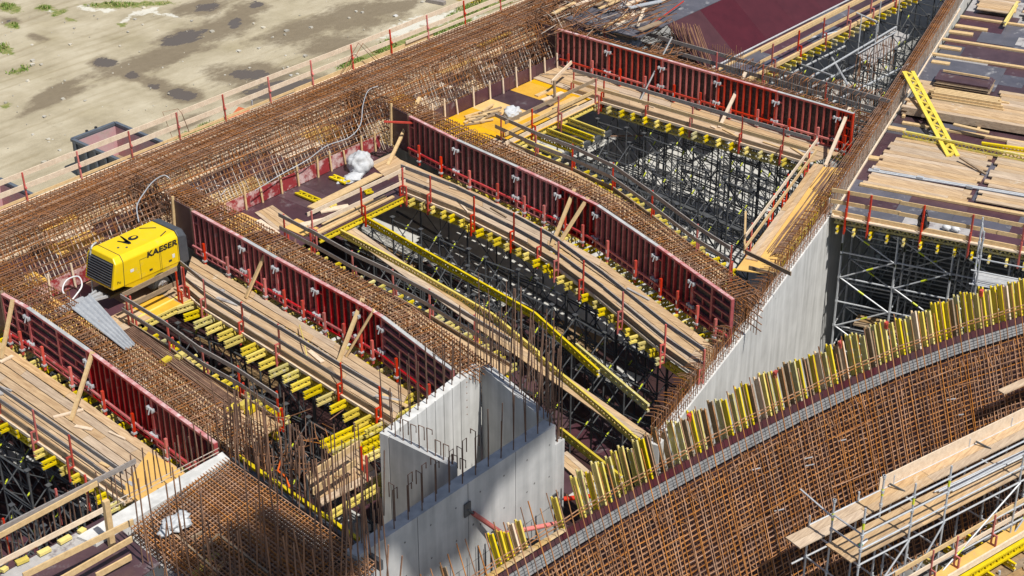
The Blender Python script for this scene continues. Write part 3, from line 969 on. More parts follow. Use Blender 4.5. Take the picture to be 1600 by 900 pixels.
def sheets(u0, u1, p0, p1, mats, weights, label, z=F, sx=1.25, sy=2.5, name='formwork_deck'):
    m = M(); x = u0
    while x < u1:
        y = p0
        while y < p1:
            rect(m, x, min(x + sx - .006, u1), y, min(y + sy - .006, p1), z - .027, z + rnd(-.003, .003), random.choices(range(len(mats)), weights)[0]); y += sy
        x += sx
    return tag(m.build(name, mats), label, 'formwork deck')


sheets(-3.2, 1.2, 3.9, 7.5, ['wood_x', 'amber', 'maroon'], [2, 2, 1], 'timber deck under the yellow compressor', z=F - .03)
sheets(4.5, 13.2, 3.9, 7.55, ['maroon', 'amber'], [30, 1], 'maroon plywood deck with amber sheets behind the white bag')
sheets(15.6, 24.8, 3.9, 7.6, ['amber', 'amber', 'maroon'], [5, 3, 1], 'amber plywood deck at the head of the upper right bay')
for i, (u0, u1, mt, lab) in enumerate(((-3.4, 2.6, 'upstand', 'red stop-end boards behind the compressor'), (4.6, 13.9, 'upstand', 'cement-smeared red stop-end boards along the maroon deck'), (15.8, 25.4, 'maroon', 'dark maroon stop-end boards along the amber deck'))):
    t = thing('stop_end', lab, 'stop-end board', (u0, -3.85, F), 'stop-end boards at the foot of the edge cage')
    m = M(); x = u0
    while x < u1 - .1:
        L = min(rnd(1.6, 2.5), u1 - x); m.hexa([(x, -3.86, F), (x + L - .01, -3.86, F), (x + L - .01, -3.83, F), (x, -3.83, F), (x, -3.82, F + .56), (x + L - .01, -3.82, F + .56), (x + L - .01, -3.79, F + .56), (x, -3.79, F + .56)]); x += L
    m.build('board', mt, t)
    x = u0 + .2
    while x < u1:
        m = M(); m.beam((x, -3.93, F), (x + rnd(-.05, .05), -3.87, F + rnd(.6, 1.0)), .07, .05, 0); m.build('batten', 'wood_pale' if i != 1 else 'wood_gold', t); x += rnd(.7, 1.15)
# front edge: girder along the shaft, boards, guardrail
for u0, u1, lab in ((-1.0, 1.0, 'the compressor deck'), (7.0, 11.7, 'the maroon deck'), (17.6, 23.2, 'the amber deck')):
    a, b = Vector((u0, -7.5, F - .04)), Vector((u1, -7.5, F - .04))
    m = M(); gt(m, a, b); tag(m.build('lattice_girder', ['yellow', 'end']), 'yellow lattice girder under the open edge of ' + lab, 'girder')
for k in range(4):
    m = M(); a = Vector((6.8 + .25 * k, -7.42 + .1 * k, F + .05 + .055 * (k % 2))); m.beam(a, a + Vector((4.2 - .5 * k, rnd(-.05, .12), 0)), .12, .055, 0)
    tag(m.build('board', 'wood_gold'), 'loose golden board stacked along the shaft edge of the maroon deck', 'board', 'golden boards at the maroon deck edge')
ln = [Vector((6.55, -7.5, F)), Vector((11.6, -7.52, F))]
guardrail('guardrail across the maroon deck in front of the white bag', ln, [Vector((6.7, -7.5, F)), Vector((9.2, -7.5, F)), Vector((11.4, -7.5, F))], [(1.02, .15, .035, 'wood_pale', -1), (.52, .15, .035, 'wood_pale', -1)], out=Vector((0, -1, 0)))
ln = [Vector((17.3, -7.6, F)), Vector((23.3, -7.6, F))]
guardrail('guardrail across the amber deck beside the six yellow girders', ln, [Vector((18.9, -7.6, F)), Vector((20.6, -7.6, F)), Vector((23.1, -7.6, F))], [(1.02, .15, .035, 'wood_brown', -1), (.52, .15, .035, 'wood_gold', -1), (.1, .2, .035, 'wood_pale', -1)], out=Vector((0, -1, 0)))
ln = [P(198, 504), P(283, 461)]
guardrail('short guardrail in front of the compressor wheel', ln, [Vector((-1.45, -7.5, F)), Vector((.6, -7.35, F)), Vector((.95, -7.3, F))], [(1.0, .17, .035, 'wood_brown', -1), (.5, .17, .035, 'wood_brown', -1)], out=Vector((0, -1, 0)))
for k in range(6):      # six joists running out over the shaft
    u = 17.85 + .7 * k
    m = M(); gt(m, Vector((u, -7.3, F - .08)), Vector((u - .12, -9.55 - .0 * k, F - .08)))
    tag(m.build('lattice_girder', ['yellow', 'end']), 'yellow lattice girder lying bare beyond the amber deck edge', 'girder', 'six bare girders beyond the amber deck')
m = M(); m.beam((17.2, -9.35, F - .42), (21.9, -9.35, F - .42), .12, .2, 0); tag(m.build('steel_beam', 'galv_dark'), 'dark steel beam under the tips of the six bare girders', 'beam')
m = M()
for k in range(7): gt(m, Vector((-1.2 + .05 * k, -7.15 + .0 * k, F - .02)), Vector((1.0, -7.05, F - .02))) if k == 0 else None
m.v and tag(m.build('lattice_girder', ['yellow', 'end']), 'yellow girder lying on the deck under the compressor wheel', 'girder')

# ------------------------------------------------------------------ pale concrete wall at the inner end of the bays
def plane_hit(px, py, A, n):
    t = P(px, py, -5); d = t - CAM
    return CAM + d * ((A - CAM).dot(n) / d.dot(n))


WZ = F - .12
wl = PL([(1030, 697), (1170, 515), (1300, 335), (1360, 240), (1430, 125), (1500, 10), (1560, -88)], WZ)
cw = thing('concrete_wall', 'pale smooth concrete wall closing the inner ends of the bays, crowned with starter bars', 'concrete wall', tuple(wl[0]))
m = M(); bars, hoops, lattice = M(), M(), M()
for k, (a, b) in enumerate(zip(wl, wl[1:])):
    d = (b - a).normalized(); q = Vector((-d.y, d.x, 0))
    if q.x > 0: q = -q
    m.hexa([Vector((v.x, v.y, PIT)) for v in (a, b, b + q * .36, a + q * .36)] + [a, b, b + q * .36, a + q * .36])
    L = (b - a).length; n = int(L / .17)
    for i in range(n):
        c = a + d * (L * (i + rnd(.3, .7)) / n)
        hgt_ = rnd(.82, .95) if k < 2 else .85
        for off in (.06, .29):
            bars.bar(c + q * off, c + q * off + UPZ * hgt_ + d * rnd(-.04, .04), .0135, 4, 0, False)
        if k < 2:
            hoops.path([c + q * .06 + UPZ * hgt_, c + q * .30 + UPZ * (hgt_ + .03), c + q * rnd(.45, .6) + UPZ * (hgt_ - .02)], .0125)
        else:
            lattice.bar(c + q * .0 + UPZ * .86, c + q * .42 + UPZ * .86, .015, 4, 0, False); bars.bar(c + q * .02 + d * .08, c + q * .02 + d * .08 + UPZ * .8, .011, 4, 1, False)
    for off, zz in ((.05, .3), (.05, .58), (.3, .3), (.3, .62)):
        hoops.bar(a + q * off + UPZ * zz, b + q * off + UPZ * zz, .011, 4, 0, False)
    if k >= 2:
        for off in (.0, .09, .18, .27, .36, .43): lattice.bar(a + q * off + UPZ * .88, b + q * off + UPZ * .88, .014, 4, 0, False)
m.build('wall_body', 'conc_white', cw)
m = M()
for a, b in zip(wl[2:], wl[3:]):
    q = Vector((-(b - a).y, (b - a).x, 0)).normalized(); q = -q if q.x > 0 else q
    m.beam(a + q * .16 + UPZ * .3, b + q * .16 + UPZ * .3, .05, .6, 0)
m.build('kerb_form', 'conc_white', cw)
tag(bars.build('starter_bar_row', ['rust', 'bar_white'], cw), kind='stuff'); tag(hoops.build('hook_bar_row', 'rust', cw), kind='stuff'); tag(lattice.build('top_bar_lattice', 'rust', cw), kind='stuff')
tim((1300, 338), (1500, 14), .06, .1, F + .03, F + .03, 'wood_pale', 'pale timber strip between the lattice of starter bars and the planked deck', 'edge_strip', 'timber strip')

# ------------------------------------------------------------------ amber walkway beside that wall
AW = PL([(1150, 420), (1208, 428), (1303, 300), (1322, 262), (1272, 258), (1236, 306)])
m = M(); m.prism(AW, F - .06, F - .03); tag(m.build('formwork_deck', 'amber'), 'amber formwork deck between the open bay and the pale concrete wall', 'formwork deck')
t = thing('plank_strip', 'pale planks on the amber deck beside its guardrail', 'planks', tuple(P(1180, 380)), 'plank strips')
deck_mesh(PL([(1165, 404), (1272, 256)]), PL([(1184, 408), (1288, 258)]), 2, z=F + .02, wood='wood_x', parent=t)
t = thing('rebar_bundle', 'bundle of long brown bars lying on the amber deck', 'rebar bundle', tuple(P(1240, 340)), 'bundles of loose bars')
for i in range(15):
    m = M(); a = P(1200 + i * 1.5, 396 + rnd(-6, 3), F + .05); b = P(1294 + i * 1.0 + rnd(-2, 2), 262 + rnd(-8, 16) + i * .3, F + .06 + .02 * (i % 3)); m.bar(a, b, .018, 5, 0); m.build('bar', 'rust_brown', t)
t = thing('rebar_bundle', 'thin bars reaching from the amber deck over the lattice end', 'rebar bundle', tuple(P(1290, 260)), 'bundles of loose bars')
for i in range(4):
    m = M(); m.bar(P(1268 + 4 * i, 290 + 3 * i, F + .1), P(1376 + 2 * i, 160 + 6 * i, F + .9), .016, 5, 0); m.build('bar', 'rust_brown', t)
for i in range(16):
    f = i / 15; a = P(lerp(1222, 1300, f), lerp(412, 300, f), F + .0); m = M(); gt(m, a, a + Vector((-.55, -.12, 0)), h=.2)
    tag(m.build('lattice_girder', ['yellow', 'end']), 'short yellow girder tip under the amber deck next to the starter bars', 'girder', 'girder tips under the amber deck')
fl = PL([(1160, 408), (1272, 254)])
guardrail('pale guardrail between the upper right bay and the amber deck', fl, PL([(1172, 392), (1206, 345), (1228, 314), (1262, 268)]), [(1.0, .15, .035, 'wood_pale', -1), (.5, .15, .035, 'wood_gold', -1)], out=Vector((-.9, .3, 0)).normalized())
tim((1163, 396), (1165, 330), .07, .1, F - .2, F + 1.2, 'wood_gold', 'upright timber at the lower corner of the amber deck')
tim((1166, 394), (1236, 428), .04, .15, F + 1.0, F + 1.0, 'wood_brown', 'upper brown board across the lower end of the amber deck', 'board', 'board')
tim((1170, 418), (1214, 430), .04, .15, F + .5, F + .5, 'wood_brown', 'lower brown board across the lower end of the amber deck', 'board', 'board')

# ------------------------------------------------------------------ planked deck on the right
E1 = Vector((.274, -.962, 0)).normalized(); E2 = Vector((E1.y * -1, E1.x, 0)); O2 = Vector((20.59, -20.74, F))
if E2.x < 0: E2 = -E2


def Q(a, b, z=0.0): return O2 + E1 * a + E2 * b + UPZ * z


def qslab(m, a0, a1, b0, b1, z0, z1, mi=0):
    m.hexa([Q(a0, b0, z0), Q(a1, b0, z0), Q(a1, b1, z0), Q(a0, b1, z0), Q(a0, b0, z1), Q(a1, b0, z1), Q(a1, b1, z1), Q(a0, b1, z1)], mi)


rd = thing('formwork_deck', 'large dark plywood deck on the right, covered with planks and timber stacks', 'formwork deck', tuple(O2))
m = M(); b = 0.0
while b < 34:
    a = 0.02; sh = rnd(1.0, 1.5)
    while a < 19:
        L = rnd(1.6, 2.6); qslab(m, a, min(a + L - .006, 19), b, b + sh - .006, -.03, rnd(-.002, .002), random.choices([0, 1, 2], [5, 4, 1 if b < 16 else 3])[0]); a += L
    b += sh
m.build('ply_sheet_layer', ['maroon', 'slate', 'dusty'], rd)
m = M(); qslab(m, .0, 19, -.06, -.0, -.05, .2); m.build('edge_board', 'wood_gold', rd)
m = M(); qslab(m, .0, 19, -.2, -.07, -.02, .04); m.build('edge_ledge', 'wood_pale', rd)


def q_planks(label, a0, a1, b0, b1, n, z=.03, th=.05, wood='wood_y', piece=(3, 5), group='plank fields on the right deck', gap=.006):
    t = thing('plank_field', label, 'planks', tuple(Q((a0 + a1) / 2, (b0 + b1) / 2)), group)
    m = M()
    for i in range(n):
        bb0 = b0 + (b1 - b0) * i / n; bb1 = b0 + (b1 - b0) * (i + 1) / n - gap
        a = a0 + rnd(0, .25)
        while a < a1 - .2:
            L = min(rnd(*piece), a1 - a + rnd(-.15, .05)); dz = rnd(0, .02); qslab(m, a, a + L - .01, bb0, bb1, z + dz, z + th + dz); a += L
    m.build('plank_layer', wood, t)
    return t


q_planks('broad field of planks beyond the tube bundle, under the lying yellow girder', .35, 4.5, 4.4, 7.7, 12)
q_planks('field of planks with a loose batten at the right picture edge', 4.6, 11, 4.6, 9.3, 15, z=.05)
q_planks('pale planks between the tube bundle and the gold edge timber, nearest the concrete wall', .35, 4.45, 2.95, 4.05, 5)
q_planks('pale planks nearest the access scaffold on the right deck', 4.55, 11, 3.2, 4.15, 4, z=.06)
q_planks('row of short planks beside the timber strip below the yellow ladder girder', -.0, 1.6, 12.6, 14.2, 5, piece=(1.2, 1.6))
q_planks('planks laid behind the stack of brown sheets', 3.4, 7.5, 11.9, 14.4, 8, piece=(2, 4))
q_planks('raised pale planks at the far end of the right deck', .3, 2.3, 23.7, 25.9, 9, z=.22, piece=(1.9, 2.1))
q_planks('planks at the upper right corner of the picture', 2.6, 7, 23.6, 26.5, 10, z=.2)
q_planks('planks beyond the raised ones at the top edge of the right deck', -.1, 1.1, 26.8, 31, 12, piece=(.9, 1.2))
for b, a0, a1, lab in ((19.6, -.15, 6, 'golden timber lying across the deck, third from the top'), (17.55, -.2, 6.5, 'golden timber lying along the dark sheet'), (22.95, -.05, 6, 'golden timber in front of the raised pale planks'), (21.6, .0, 1.5, 'short golden timber near the far lattice end'), (18.6, -.1, .9, 'short golden timber by the lattice'), (20.7, -.1, 1.0, 'short golden timber above the dusty sheets'), (9.35, .4, 7, 'golden timber under the lying girder'), (16.6, .0, .8, 'short golden timber left of the dark sheet'), (2.88, .3, 12, 'long gold edge timber in front of the plank field'), (8.6, .0, .7, 'short golden timber at the red chalk line'), (5.4, -.0, .4, 'stub of golden timber at the tube end')):
    m = M(); m.beam(Q(a0, b, .05), Q(a1, b + rnd(-.05, .05), .05), .2 if a1 - a0 > 2 else .3, .08, 0); tag(m.build('timber', 'wood_gold'), lab + ' on the right deck' if len(lab.split()) < 12 else lab, 'timber')
m = M(); qslab(m, -.7, 3.2, 14.3, 17.2, .004, .03); tag(m.build('plywood_sheet', 'slate'), 'large dark plywood sheet behind the stack of brown sheets', 'plywood sheet')
m = M(); qslab(m, 1.3, 3.0, 20.0, 21.4, .006, .03); tag(m.build('plywood_sheet', 'slate'), 'dark square sheet among dusty ones below the raised planks', 'plywood sheet')
m = M(); qslab(m, 1.0, 6, 17.75, 19.4, .006, .02); tag(m.build('plywood_sheet', 'maroon'), 'long maroon sheet between two golden timbers', 'plywood sheet')
m = M(); qslab(m, 3.3, 7, 20.2, 22.3, .006, .02); tag(m.build('plywood_sheet', 'dusty'), 'cement-dusted sheet at the right edge below the raised planks', 'plywood sheet')
t = thing('plywood_stack', 'low stack of brown plywood sheets with one loose batten on top', 'plywood stack', tuple(Q(2, 14.2)))
for k in range(9):
    m = M(); a0 = .75 + rnd(-.06, .12); qslab(m, a0, a0 + 2.3, 13.65 + rnd(-.05, .05), 14.85 + rnd(-.05, .05), .04 + .045 * k, .065 + .045 * k); m.build('sheet', 'maroon' if k > 6 else 'wood_brown', t)
m = M(); m.beam(Q(.9, 14.55, .52), Q(2.9, 14.5, .52), .07, .08, 0); tag(m.build('batten', 'wood_gold'), 'loose batten lying on the stack of brown sheets', 'batten')
t = thing('timber_stack', 'stack of golden square timbers in front of the brown sheets', 'timber stack', tuple(Q(2.2, 12.7)))
for r_ in range(3):
    for k in range(6 - r_):
        a0 = .85 + rnd(-.1, .15); m = M(); m.beam(Q(a0, 12.3 + .16 * k + .06 * r_, .1 + .105 * r_), Q(a0 + rnd(2.7, 3.1), 12.3 + .16 * k + .06 * r_, .1 + .105 * r_), .13, .1, 0); m.build('square_timber', 'wood_gold', t)
t = thing('timber_stack', 'long low stack of weathered planks under the leaning yellow girder', 'timber stack', tuple(Q(3, 10.6)))
for r_ in range(6):
    m = M()
    for k in range(5):
        a0 = .2 + rnd(-.1, .25); m.beam(Q(a0, 10.2 + .26 * k, .14 + .055 * r_), Q(a0 + rnd(6.5, 7.5), 10.2 + .26 * k, .14 + .055 * r_), .25, .05, 0)
    m.build('plank_layer', 'wood_y', t)
for k, a in enumerate((.3, 3.4, 6)):
    m = M(); m.beam(Q(a, 9.9, .06), Q(a, 11.6, .06), .12, .1, 0); tag(m.build('bearer', 'wood_gold'), 'short golden bearer under the long weathered plank stack', 'timber', 'bearers under the weathered plank stack')
# leaning ladder-like girder: two chords, zigzag between, and its twin chord
A_, B_ = P(1419, 112, F + .95), P(1489, 244, F + .12)
d = (B_ - A_).normalized(); sx = d.cross(UPZ).normalized(); t = thing('lattice_girder', 'bright yellow girder leaning from the lattice onto the plank field', 'girder', tuple(B_))
m = M()
for off in (-.19, .19): m.beam(A_ + sx * off, B_ + sx * off, .16, .07, 0)
m.build('chord', 'yellow', t)
m = M(); n = 22; L = (B_ - A_).length
for i in range(n):
    s = -1 if i % 2 else 1; m.beam(A_ + d * (L * i / n) + sx * (.14 * s), A_ + d * (L * (i + 1) / n) - sx * (.14 * s), .13, .05, 0)
m.build('zigzag_web', 'yellow', t)
m = M(); gt(m, P(1411, 204, F + .38), P(1640, 250, F + .38), h=.28, w=.1); tag(m.build('lattice_girder', ['yellow_old', 'end']), 'worn pale yellow girder lying across the foot of the leaning one', 'girder')
m = M(); gt(m, P(1534, 222, F + .3), P(1650, 238, F + .3), h=.24, w=.12); tag(m.build('lattice_girder', ['yellow', 'end']), 'yellow girder behind the worn pale one at the right edge', 'girder')
m = M(); gt(m, P(1590, 2, F + .5), P(1570, 34, F + .4), h=.24, w=.12); tag(m.build('lattice_girder', ['yellow', 'end']), 'yellow girder lying over the gap of the raised planks', 'girder')
t = thing('tube_bundle', 'two grey scaffold tubes with couplers lying in the gap of the plank field', 'tubes', tuple(Q(3, 4.2)))
for k in range(2):
    m = M(); m.bar(Q(.3, 4.13 + .12 * k, .09), Q(7, 4.4 + .12 * k, .09), .04, 7); m.build('tube', 'galv', t)
for a in (.6, 2.3, 4.2):
    m = M(); m.box(Q(a, 4.25, .12), (.16, .24, .1), 0, .28); m.build('coupler', 'galv', t)
tim((1500, 246), (1540, 272), .1, .06, F + .3, F + .12, 'wood_brown', 'loose brown batten leaning at the foot of the bright girder', 'batten', 'batten')
tim((1490, 194), (1545, 207), .18, .06, F + .35, F + .35, 'wood_gold', 'short golden board lying against the weathered plank stack', 'board', 'board')
for k in range(6):
    a = rnd(5.2, 7.5); b_ = rnd(5.5, 8.0); m = M(); m.beam(Q(a, b_, .17), Q(a + rnd(.4, 1.2), b_ + rnd(-.5, .5), .17), rnd(.08, .2), .04, 0)
    tag(m.build('offcut', random.choice(['wood_gold', 'wood_pale', 'dusty'])), 'loose timber offcut on the planks at the right picture edge', 'offcut', 'offcuts on the plank field')
# guardrail along its front edge
t = thing('guardrail', 'golden two-board guardrail on red posts along the front edge of the right deck', 'guardrail', tuple(Q(0, 0)))
for a in (.55, 1.4, 3.35, 5.1, 6.9, 8.8, 10.7, 12.6, 14.5, 16.4, 18.3):
    m = M(); m.beam(Q(a, -.13, -.55), Q(a, -.06, 1.1), .06, .06, 0); m.beam(Q(a, -.22, -.6), Q(a, -.2, .45), .05, .05, 0); m.build('post', 'red_lit', t)
for z_ in (.55, 1.0):
    for a0, a1 in ((-.1, 2.5), (2.45, 6.0), (6, 10), (10, 14.5), (14.5, 19)):
        m = M(); m.beam(Q(a0, .0, z_), Q(a1, .02, z_ + rnd(-.03, .03)), .04, .15, 0); m.build('rail_board', 'wood_gold', t)
bm = bmesh.new(); bmesh.ops.create_icosphere(bm, subdivisions=3, radius=.24)


def lump(name, c, sz, mt, label, cat, seed=0, amp=.35, group=None):
    bm = bmesh.new(); bmesh.ops.create_icosphere(bm, subdivisions=4, radius=1)
    for v in bm.verts:
        q = v.co.copy(); k = 1 + amp * .7 * (abs(noise.noise(q * 2.4 + Vector((seed, 2, 0)))) - .3) + amp * noise.noise(q * 1.3 + Vector((seed, 0, 0))) + amp * .6 * noise.noise(q * 3.1 + Vector((0, seed, 0))) + amp * .25 * abs(noise.noise(q * 7 + Vector((0, 0, seed))))
        v.co = Vector((q.x * sz[0] * k, q.y * sz[1] * k, max(q.z * sz[2] * k, -sz[2] * .6)))
    me = bpy.data.meshes.new(name); bm.to_mesh(me); bm.free(); me.materials.append(MT[mt]); me.polygons.foreach_set('use_smooth', [True] * len(me.polygons))
    o = bpy.data.objects.new(name, me); col.objects.link(o); o.location = Vector(c) + UPZ * sz[2] * .6
    return tag(o, label, cat, group)


lump('rubbish_bag', Q(3.35, .12, .12), (.2, .2, .42), 'blackbag', 'black rubbish bag hanging on a red guardrail post', 'bag', 3)
for k in range(2):
    t = thing('plastic_bottle', 'cloudy plastic canister lying at the front edge of the right deck', 'canister', tuple(Q(4.1 + .32 * k, .5)), 'canisters at the deck edge')
    m = M(); m.cyl(Q(4.0 + .32 * k, .5, .12), Q(4.26 + .32 * k, .46, .12), .1, 12); m.build('body', 'film', t, True)
    m = M(); m.cyl(Q(4.26 + .32 * k, .46, .12), Q(4.31 + .32 * k, .45, .12), .045, 10); m.build('neck', 'film', t)
# structure under it
for k in range(4):
    m = M(); gt(m, Q(.1, .05 + .0 * k + k * 1.4, -.08), Q(19, .05 + k * 1.4, -.08)); tag(m.build('lattice_girder', ['yellow_old', 'end']), 'dusky yellow girder running under the front edge of the right deck' if k == 0 else 'dusky yellow girder farther back under the right deck', 'girder', 'girders along the right deck')
for k in range(28):
    a = .3 + k * .62; m = M(); gt(m, Q(a, -.32, -.34), Q(a, 3, -.34)); tag(m.build('lattice_girder', ['yellow', 'end']), 'pale girder end under the front edge of the right deck', 'girder', 'cross girders under the right deck edge')
sc_ = thing('shoring_scaffold', 'grid of grey shoring tubes with diagonals under the right deck', 'shoring scaffold', tuple(Q(0, 0, PIT - F)))
zs = [PIT - F + .4 + 1.06 * k for k in range(7)]
for i in range(10):
    for j in range(7):
        a, b = .45 + 2.05 * i, .25 + 1.6 * j
        m = M(); m.bar(Q(a, b, PIT - F), Q(a, b, -.6), .046, 6); m.bar(Q(a, b, -.9), Q(a, b, -.58), .03, 6)
        for z_ in zs: m.bar(Q(a, b, z_ - .05), Q(a, b, z_ + .05), .062, 6)
        if j < 2: m.bar(Q(a, b, -1.2 - rnd(0, .5)), Q(a, b, -1.5 - rnd(.1, .5)), .046, 6, 1)
        m.build('standard', ['galv', 'band'], sc_)
for j in range(7):
    for z_ in zs:
        m = M(); m.bar(Q(.45, .25 + 1.6 * j, z_), Q(.45 + 18.45, .25 + 1.6 * j, z_), .034, 6); m.build('ledger', 'galv', sc_)
for i in range(10):
    for k, z_ in enumerate(zs):
        m = M(); m.bar(Q(.45 + 2.05 * i, .25, z_), Q(.45 + 2.05 * i, 9.85, z_), .03, 5); m.build('transom', 'galv', sc_)
for j in range(2):
    for i in range(9):
        for k in range(6):
            if j and (k + i + j) % 2: continue
            a0, a1 = (.5, 2.45) if k % 2 == 0 else (2.45, .5)
            m = M(); m.bar(Q(a0 + 2.05 * i, .2 + 1.6 * j, zs[k]), Q(a1 + 2.05 * i, .2 + 1.6 * j, zs[k + 1]), .03, 6); mid = lerp(Q(a0 + 2.05 * i, .2 + 1.6 * j, zs[k]), Q(a1 + 2.05 * i, .2 + 1.6 * j, zs[k + 1]), .5)
            m.bar(mid, mid + (Q(a1, 0, zs[k + 1]) - Q(a0, 0, zs[k])) * .12, .036, 6, 1); m.build('diagonal', ['galv', 'band'], sc_)
t = thing('plank_strip', 'brown planks lying on the shoring below the right deck', 'planks', tuple(Q(3, .5, -4.6)), 'plank strips')
m = M()
for k in range(3): m.beam(Q(1.2, .3 + .28 * k, -4.55), Q(5.6, .4 + .28 * k, -4.55), .26, .06, 0)
m.build('plank_layer', 'wood_brown', t)
# access scaffold in front of the right deck
ac = thing('access_scaffold', 'slender galvanised access scaffold with a metal platform beside the right deck', 'scaffold', tuple(Q(5.6, -.8, -2)))
for a, b in ((5.5, -.55), (5.75, -1.6), (9.5, -.55), (9.6, -1.6)):
    m = M(); m.bar(Q(a, b, PIT - F), Q(a, b, 1.3), .035, 6)
    for z_ in (-3, -1.9, -.8, .3, 1.0): m.bar(Q(a, b, z_ - .04), Q(a, b, z_ + .04), .055, 6)
    m.build('standard', 'galv', ac)
for b in (-.55, -1.6):
    for z_ in (-2.9, -.85, -.3, .2):
        if z_ > -.5 and b > -1: continue
        m = M(); m.bar(Q(5.5, b, z_), Q(9.6, b, z_), .03, 6); m.build('ledger', 'galv', ac)
for k in range(3):
    m = M(); qslab(m, 5.6, 9.6, -1.58 + .34 * k, -1.58 + .34 * k + .32, -.86, -.8); m.build('deck_board', 'galv', ac)
m = M(); m.bar(Q(5.5, -.55, -.3), Q(5.75, -1.6, 1), .025, 6); m.build('diagonal', 'galv', ac)
for z_ in (-2.5, -1.9, -1.3, -.7, -.1, .5, 1.1):
    m = M(); m.bar(Q(5.5, -.55, z_), Q(5.75, -1.6, z_), .022, 6); m.build('rung', 'galv', ac)

# ------------------------------------------------------------------ concrete core
CZ = -.06
a1, a2, cd_, c0, b2 = [P(x_, y_, CZ) for x_, y_ in ((607, 682), (752, 572), (868, 664), (558, 870), (721, 737))]
core = thing('concrete_core', 'open-topped grey concrete core with tall starter bars in the centre foreground', 'concrete core', (a1.x, a1.y, PIT))


def wallseg(a, b, th, side, name, mt, z1=CZ, parent=core, z0=PIT):
    d = (b - a).normalized(); q = Vector((-d.y, d.x, 0)) * side
    m = M(); m.hexa([Vector((v.x, v.y, z0)) for v in (a, b, b + q * th, a + q * th)] + [Vector((v.x, v.y, z1)) for v in (a, b, b + q * th, a + q * th)])
    return m.build(name, mt, parent)


dA = (a2 - a1).normalized(); nA = Vector((dA.y, -dA.x, 0))     # towards the camera side
if nA.y > 0: nA = -nA
wallseg(a1 - nA * .32, a2 - nA * .32, .3, 1 if Vector((-dA.y, dA.x, 0)).dot(nA) > 0 else -1, 'back_wall', 'conc_white')
m = M()
for k in range(1, 7):
    a_, b_ = wl[0], wl[2]; q_ = Vector(((b_ - a_).y, -(b_ - a_).x, 0)).normalized(); p = lerp(a_, b_, k / 7) + q_ * .003
m = M()
for k in range(9):
    p = a1 + dA * (.1 + .42 * k) - nA * .02; m.hexa([Vector((v.x, v.y, PIT)) for v in (p, p + dA * .38, p + dA * .38 + nA * .03, p + nA * .03)] + [Vector((v.x, v.y, CZ - .004)) for v in (p, p + dA * .38, p + dA * .38 + nA * .03, p + nA * .03)])
m.build('wall_ribs', 'conc_white', core)
dC = (cd_ - c0).normalized(); nC = Vector((dC.y, -dC.x, 0))
if nC.y > 0: nC = -nC
wallseg(c0, cd_, .42, 1 if Vector((-dC.y, dC.x, 0)).dot(nC) < 0 else -1, 'front_wall', 'conc')
dB = (b2 - a1).normalized()
wallseg(a1 + nA * .012, b2 - nC * .36, .24, 1 if Vector((-dB.y, dB.x, 0)).x > 0 else -1, 'left_wall', 'conc', CZ - .004)
dD = (cd_ - a2).normalized()
wallseg(a2 + nA * .0, cd_ - nC * .43 + dC * -.0, .3, 1 if Vector((-dD.y, dD.x, 0)).x > 0 else -1, 'right_wall', 'conc', CZ - .008)
p = cd_ + dC * .005
m = M(); m.hexa([Vector((v.x, v.y, PIT)) for v in (p, p + dC * .42, p + dC * .42 - nC * .5, p - nC * .5)] + [Vector((v.x, v.y, CZ - .7)) for v in (p, p + dC * .42, p + dC * .42 - nC * .5, p - nC * .5)]); m.build('corner_pier', 'conc', core)


for k in range(1, 4):
    p = lerp(c0, cd_, k / 4 + .03) + nC * .002
    m = M(); m.beam(Vector((p.x, p.y, PIT)), Vector((p.x, p.y, CZ - .01)), .018, .006, 0, up=nC); m.build('panel_joint', 'joint', core)
for zz in (-2.75,):
    m = M(); m.beam(c0 + nC * .002 + UPZ * zz, cd_ + nC * .002 + UPZ * zz, .006, .015, 0); m.build('panel_joint', 'joint', core)
m = M()
for k in range(24):
    p = lerp(c0, cd_, (k // 3 + .5) / 8 + .03) - UPZ * (.55 + 1.1 * (k % 3)) + nC * .002; m.cyl(p, p + nC * .004, .03, 8)
tag(m.build('tie_hole', 'joint', core), kind='stuff')


def starter(b, h, mt='rust_dark', lean=(0, 0), parent=core, r=.017, hook=None):
    m = M(); t = Vector(b) + Vector((lean[0], lean[1], h))
    if hook is None: m.bar(Vector(b) - UPZ * .05, t, r, 5, 0)
    else: m.path([Vector(b) - UPZ * .05, t, t + hook + UPZ * .01, t + hook - UPZ * rnd(.1, .5)], r, 5)
    return m.build('starter_bar', mt, parent)


n = 30
for i in range(n):
    f = (i + .5) / n; c = lerp(c0, cd_, f) - nC * (.1 if i % 2 else .32)
    if .16 < f < .62: starter(c, rnd(1.05, 1.25), hook=dC * .16 if i % 3 else -nC * .18)
    else: starter(c, rnd(1.1, 1.9) if f > .6 else rnd(.8, 1.5), lean=(rnd(-.05, .05), rnd(-.05, .05)), mt='rust_dark' if f > .5 else 'rust_brown')
for i in range(22):
    c = lerp(a1, a2, (i + .5) / 22) - nA * (.12 if i % 2 else .24); starter(c, rnd(1.2, 2.4), lean=(rnd(-.06, .06), rnd(-.06, .06)))
for i in range(20):
    f = (i + .5) / 20; c = lerp(a2, cd_, f) + dC * rnd(.06, .24); starter(c, rnd(2.6, 3.6) if 5 < i < 15 else rnd(1.4, 2.6), lean=(rnd(-.1, .1), rnd(-.1, .1)), mt='rust_brown')
for i in range(9):
    c = lerp(a1, b2, (i + .5) / 9) + dC * .12; starter(c, rnd(.3, .9), hook=dB * .2)
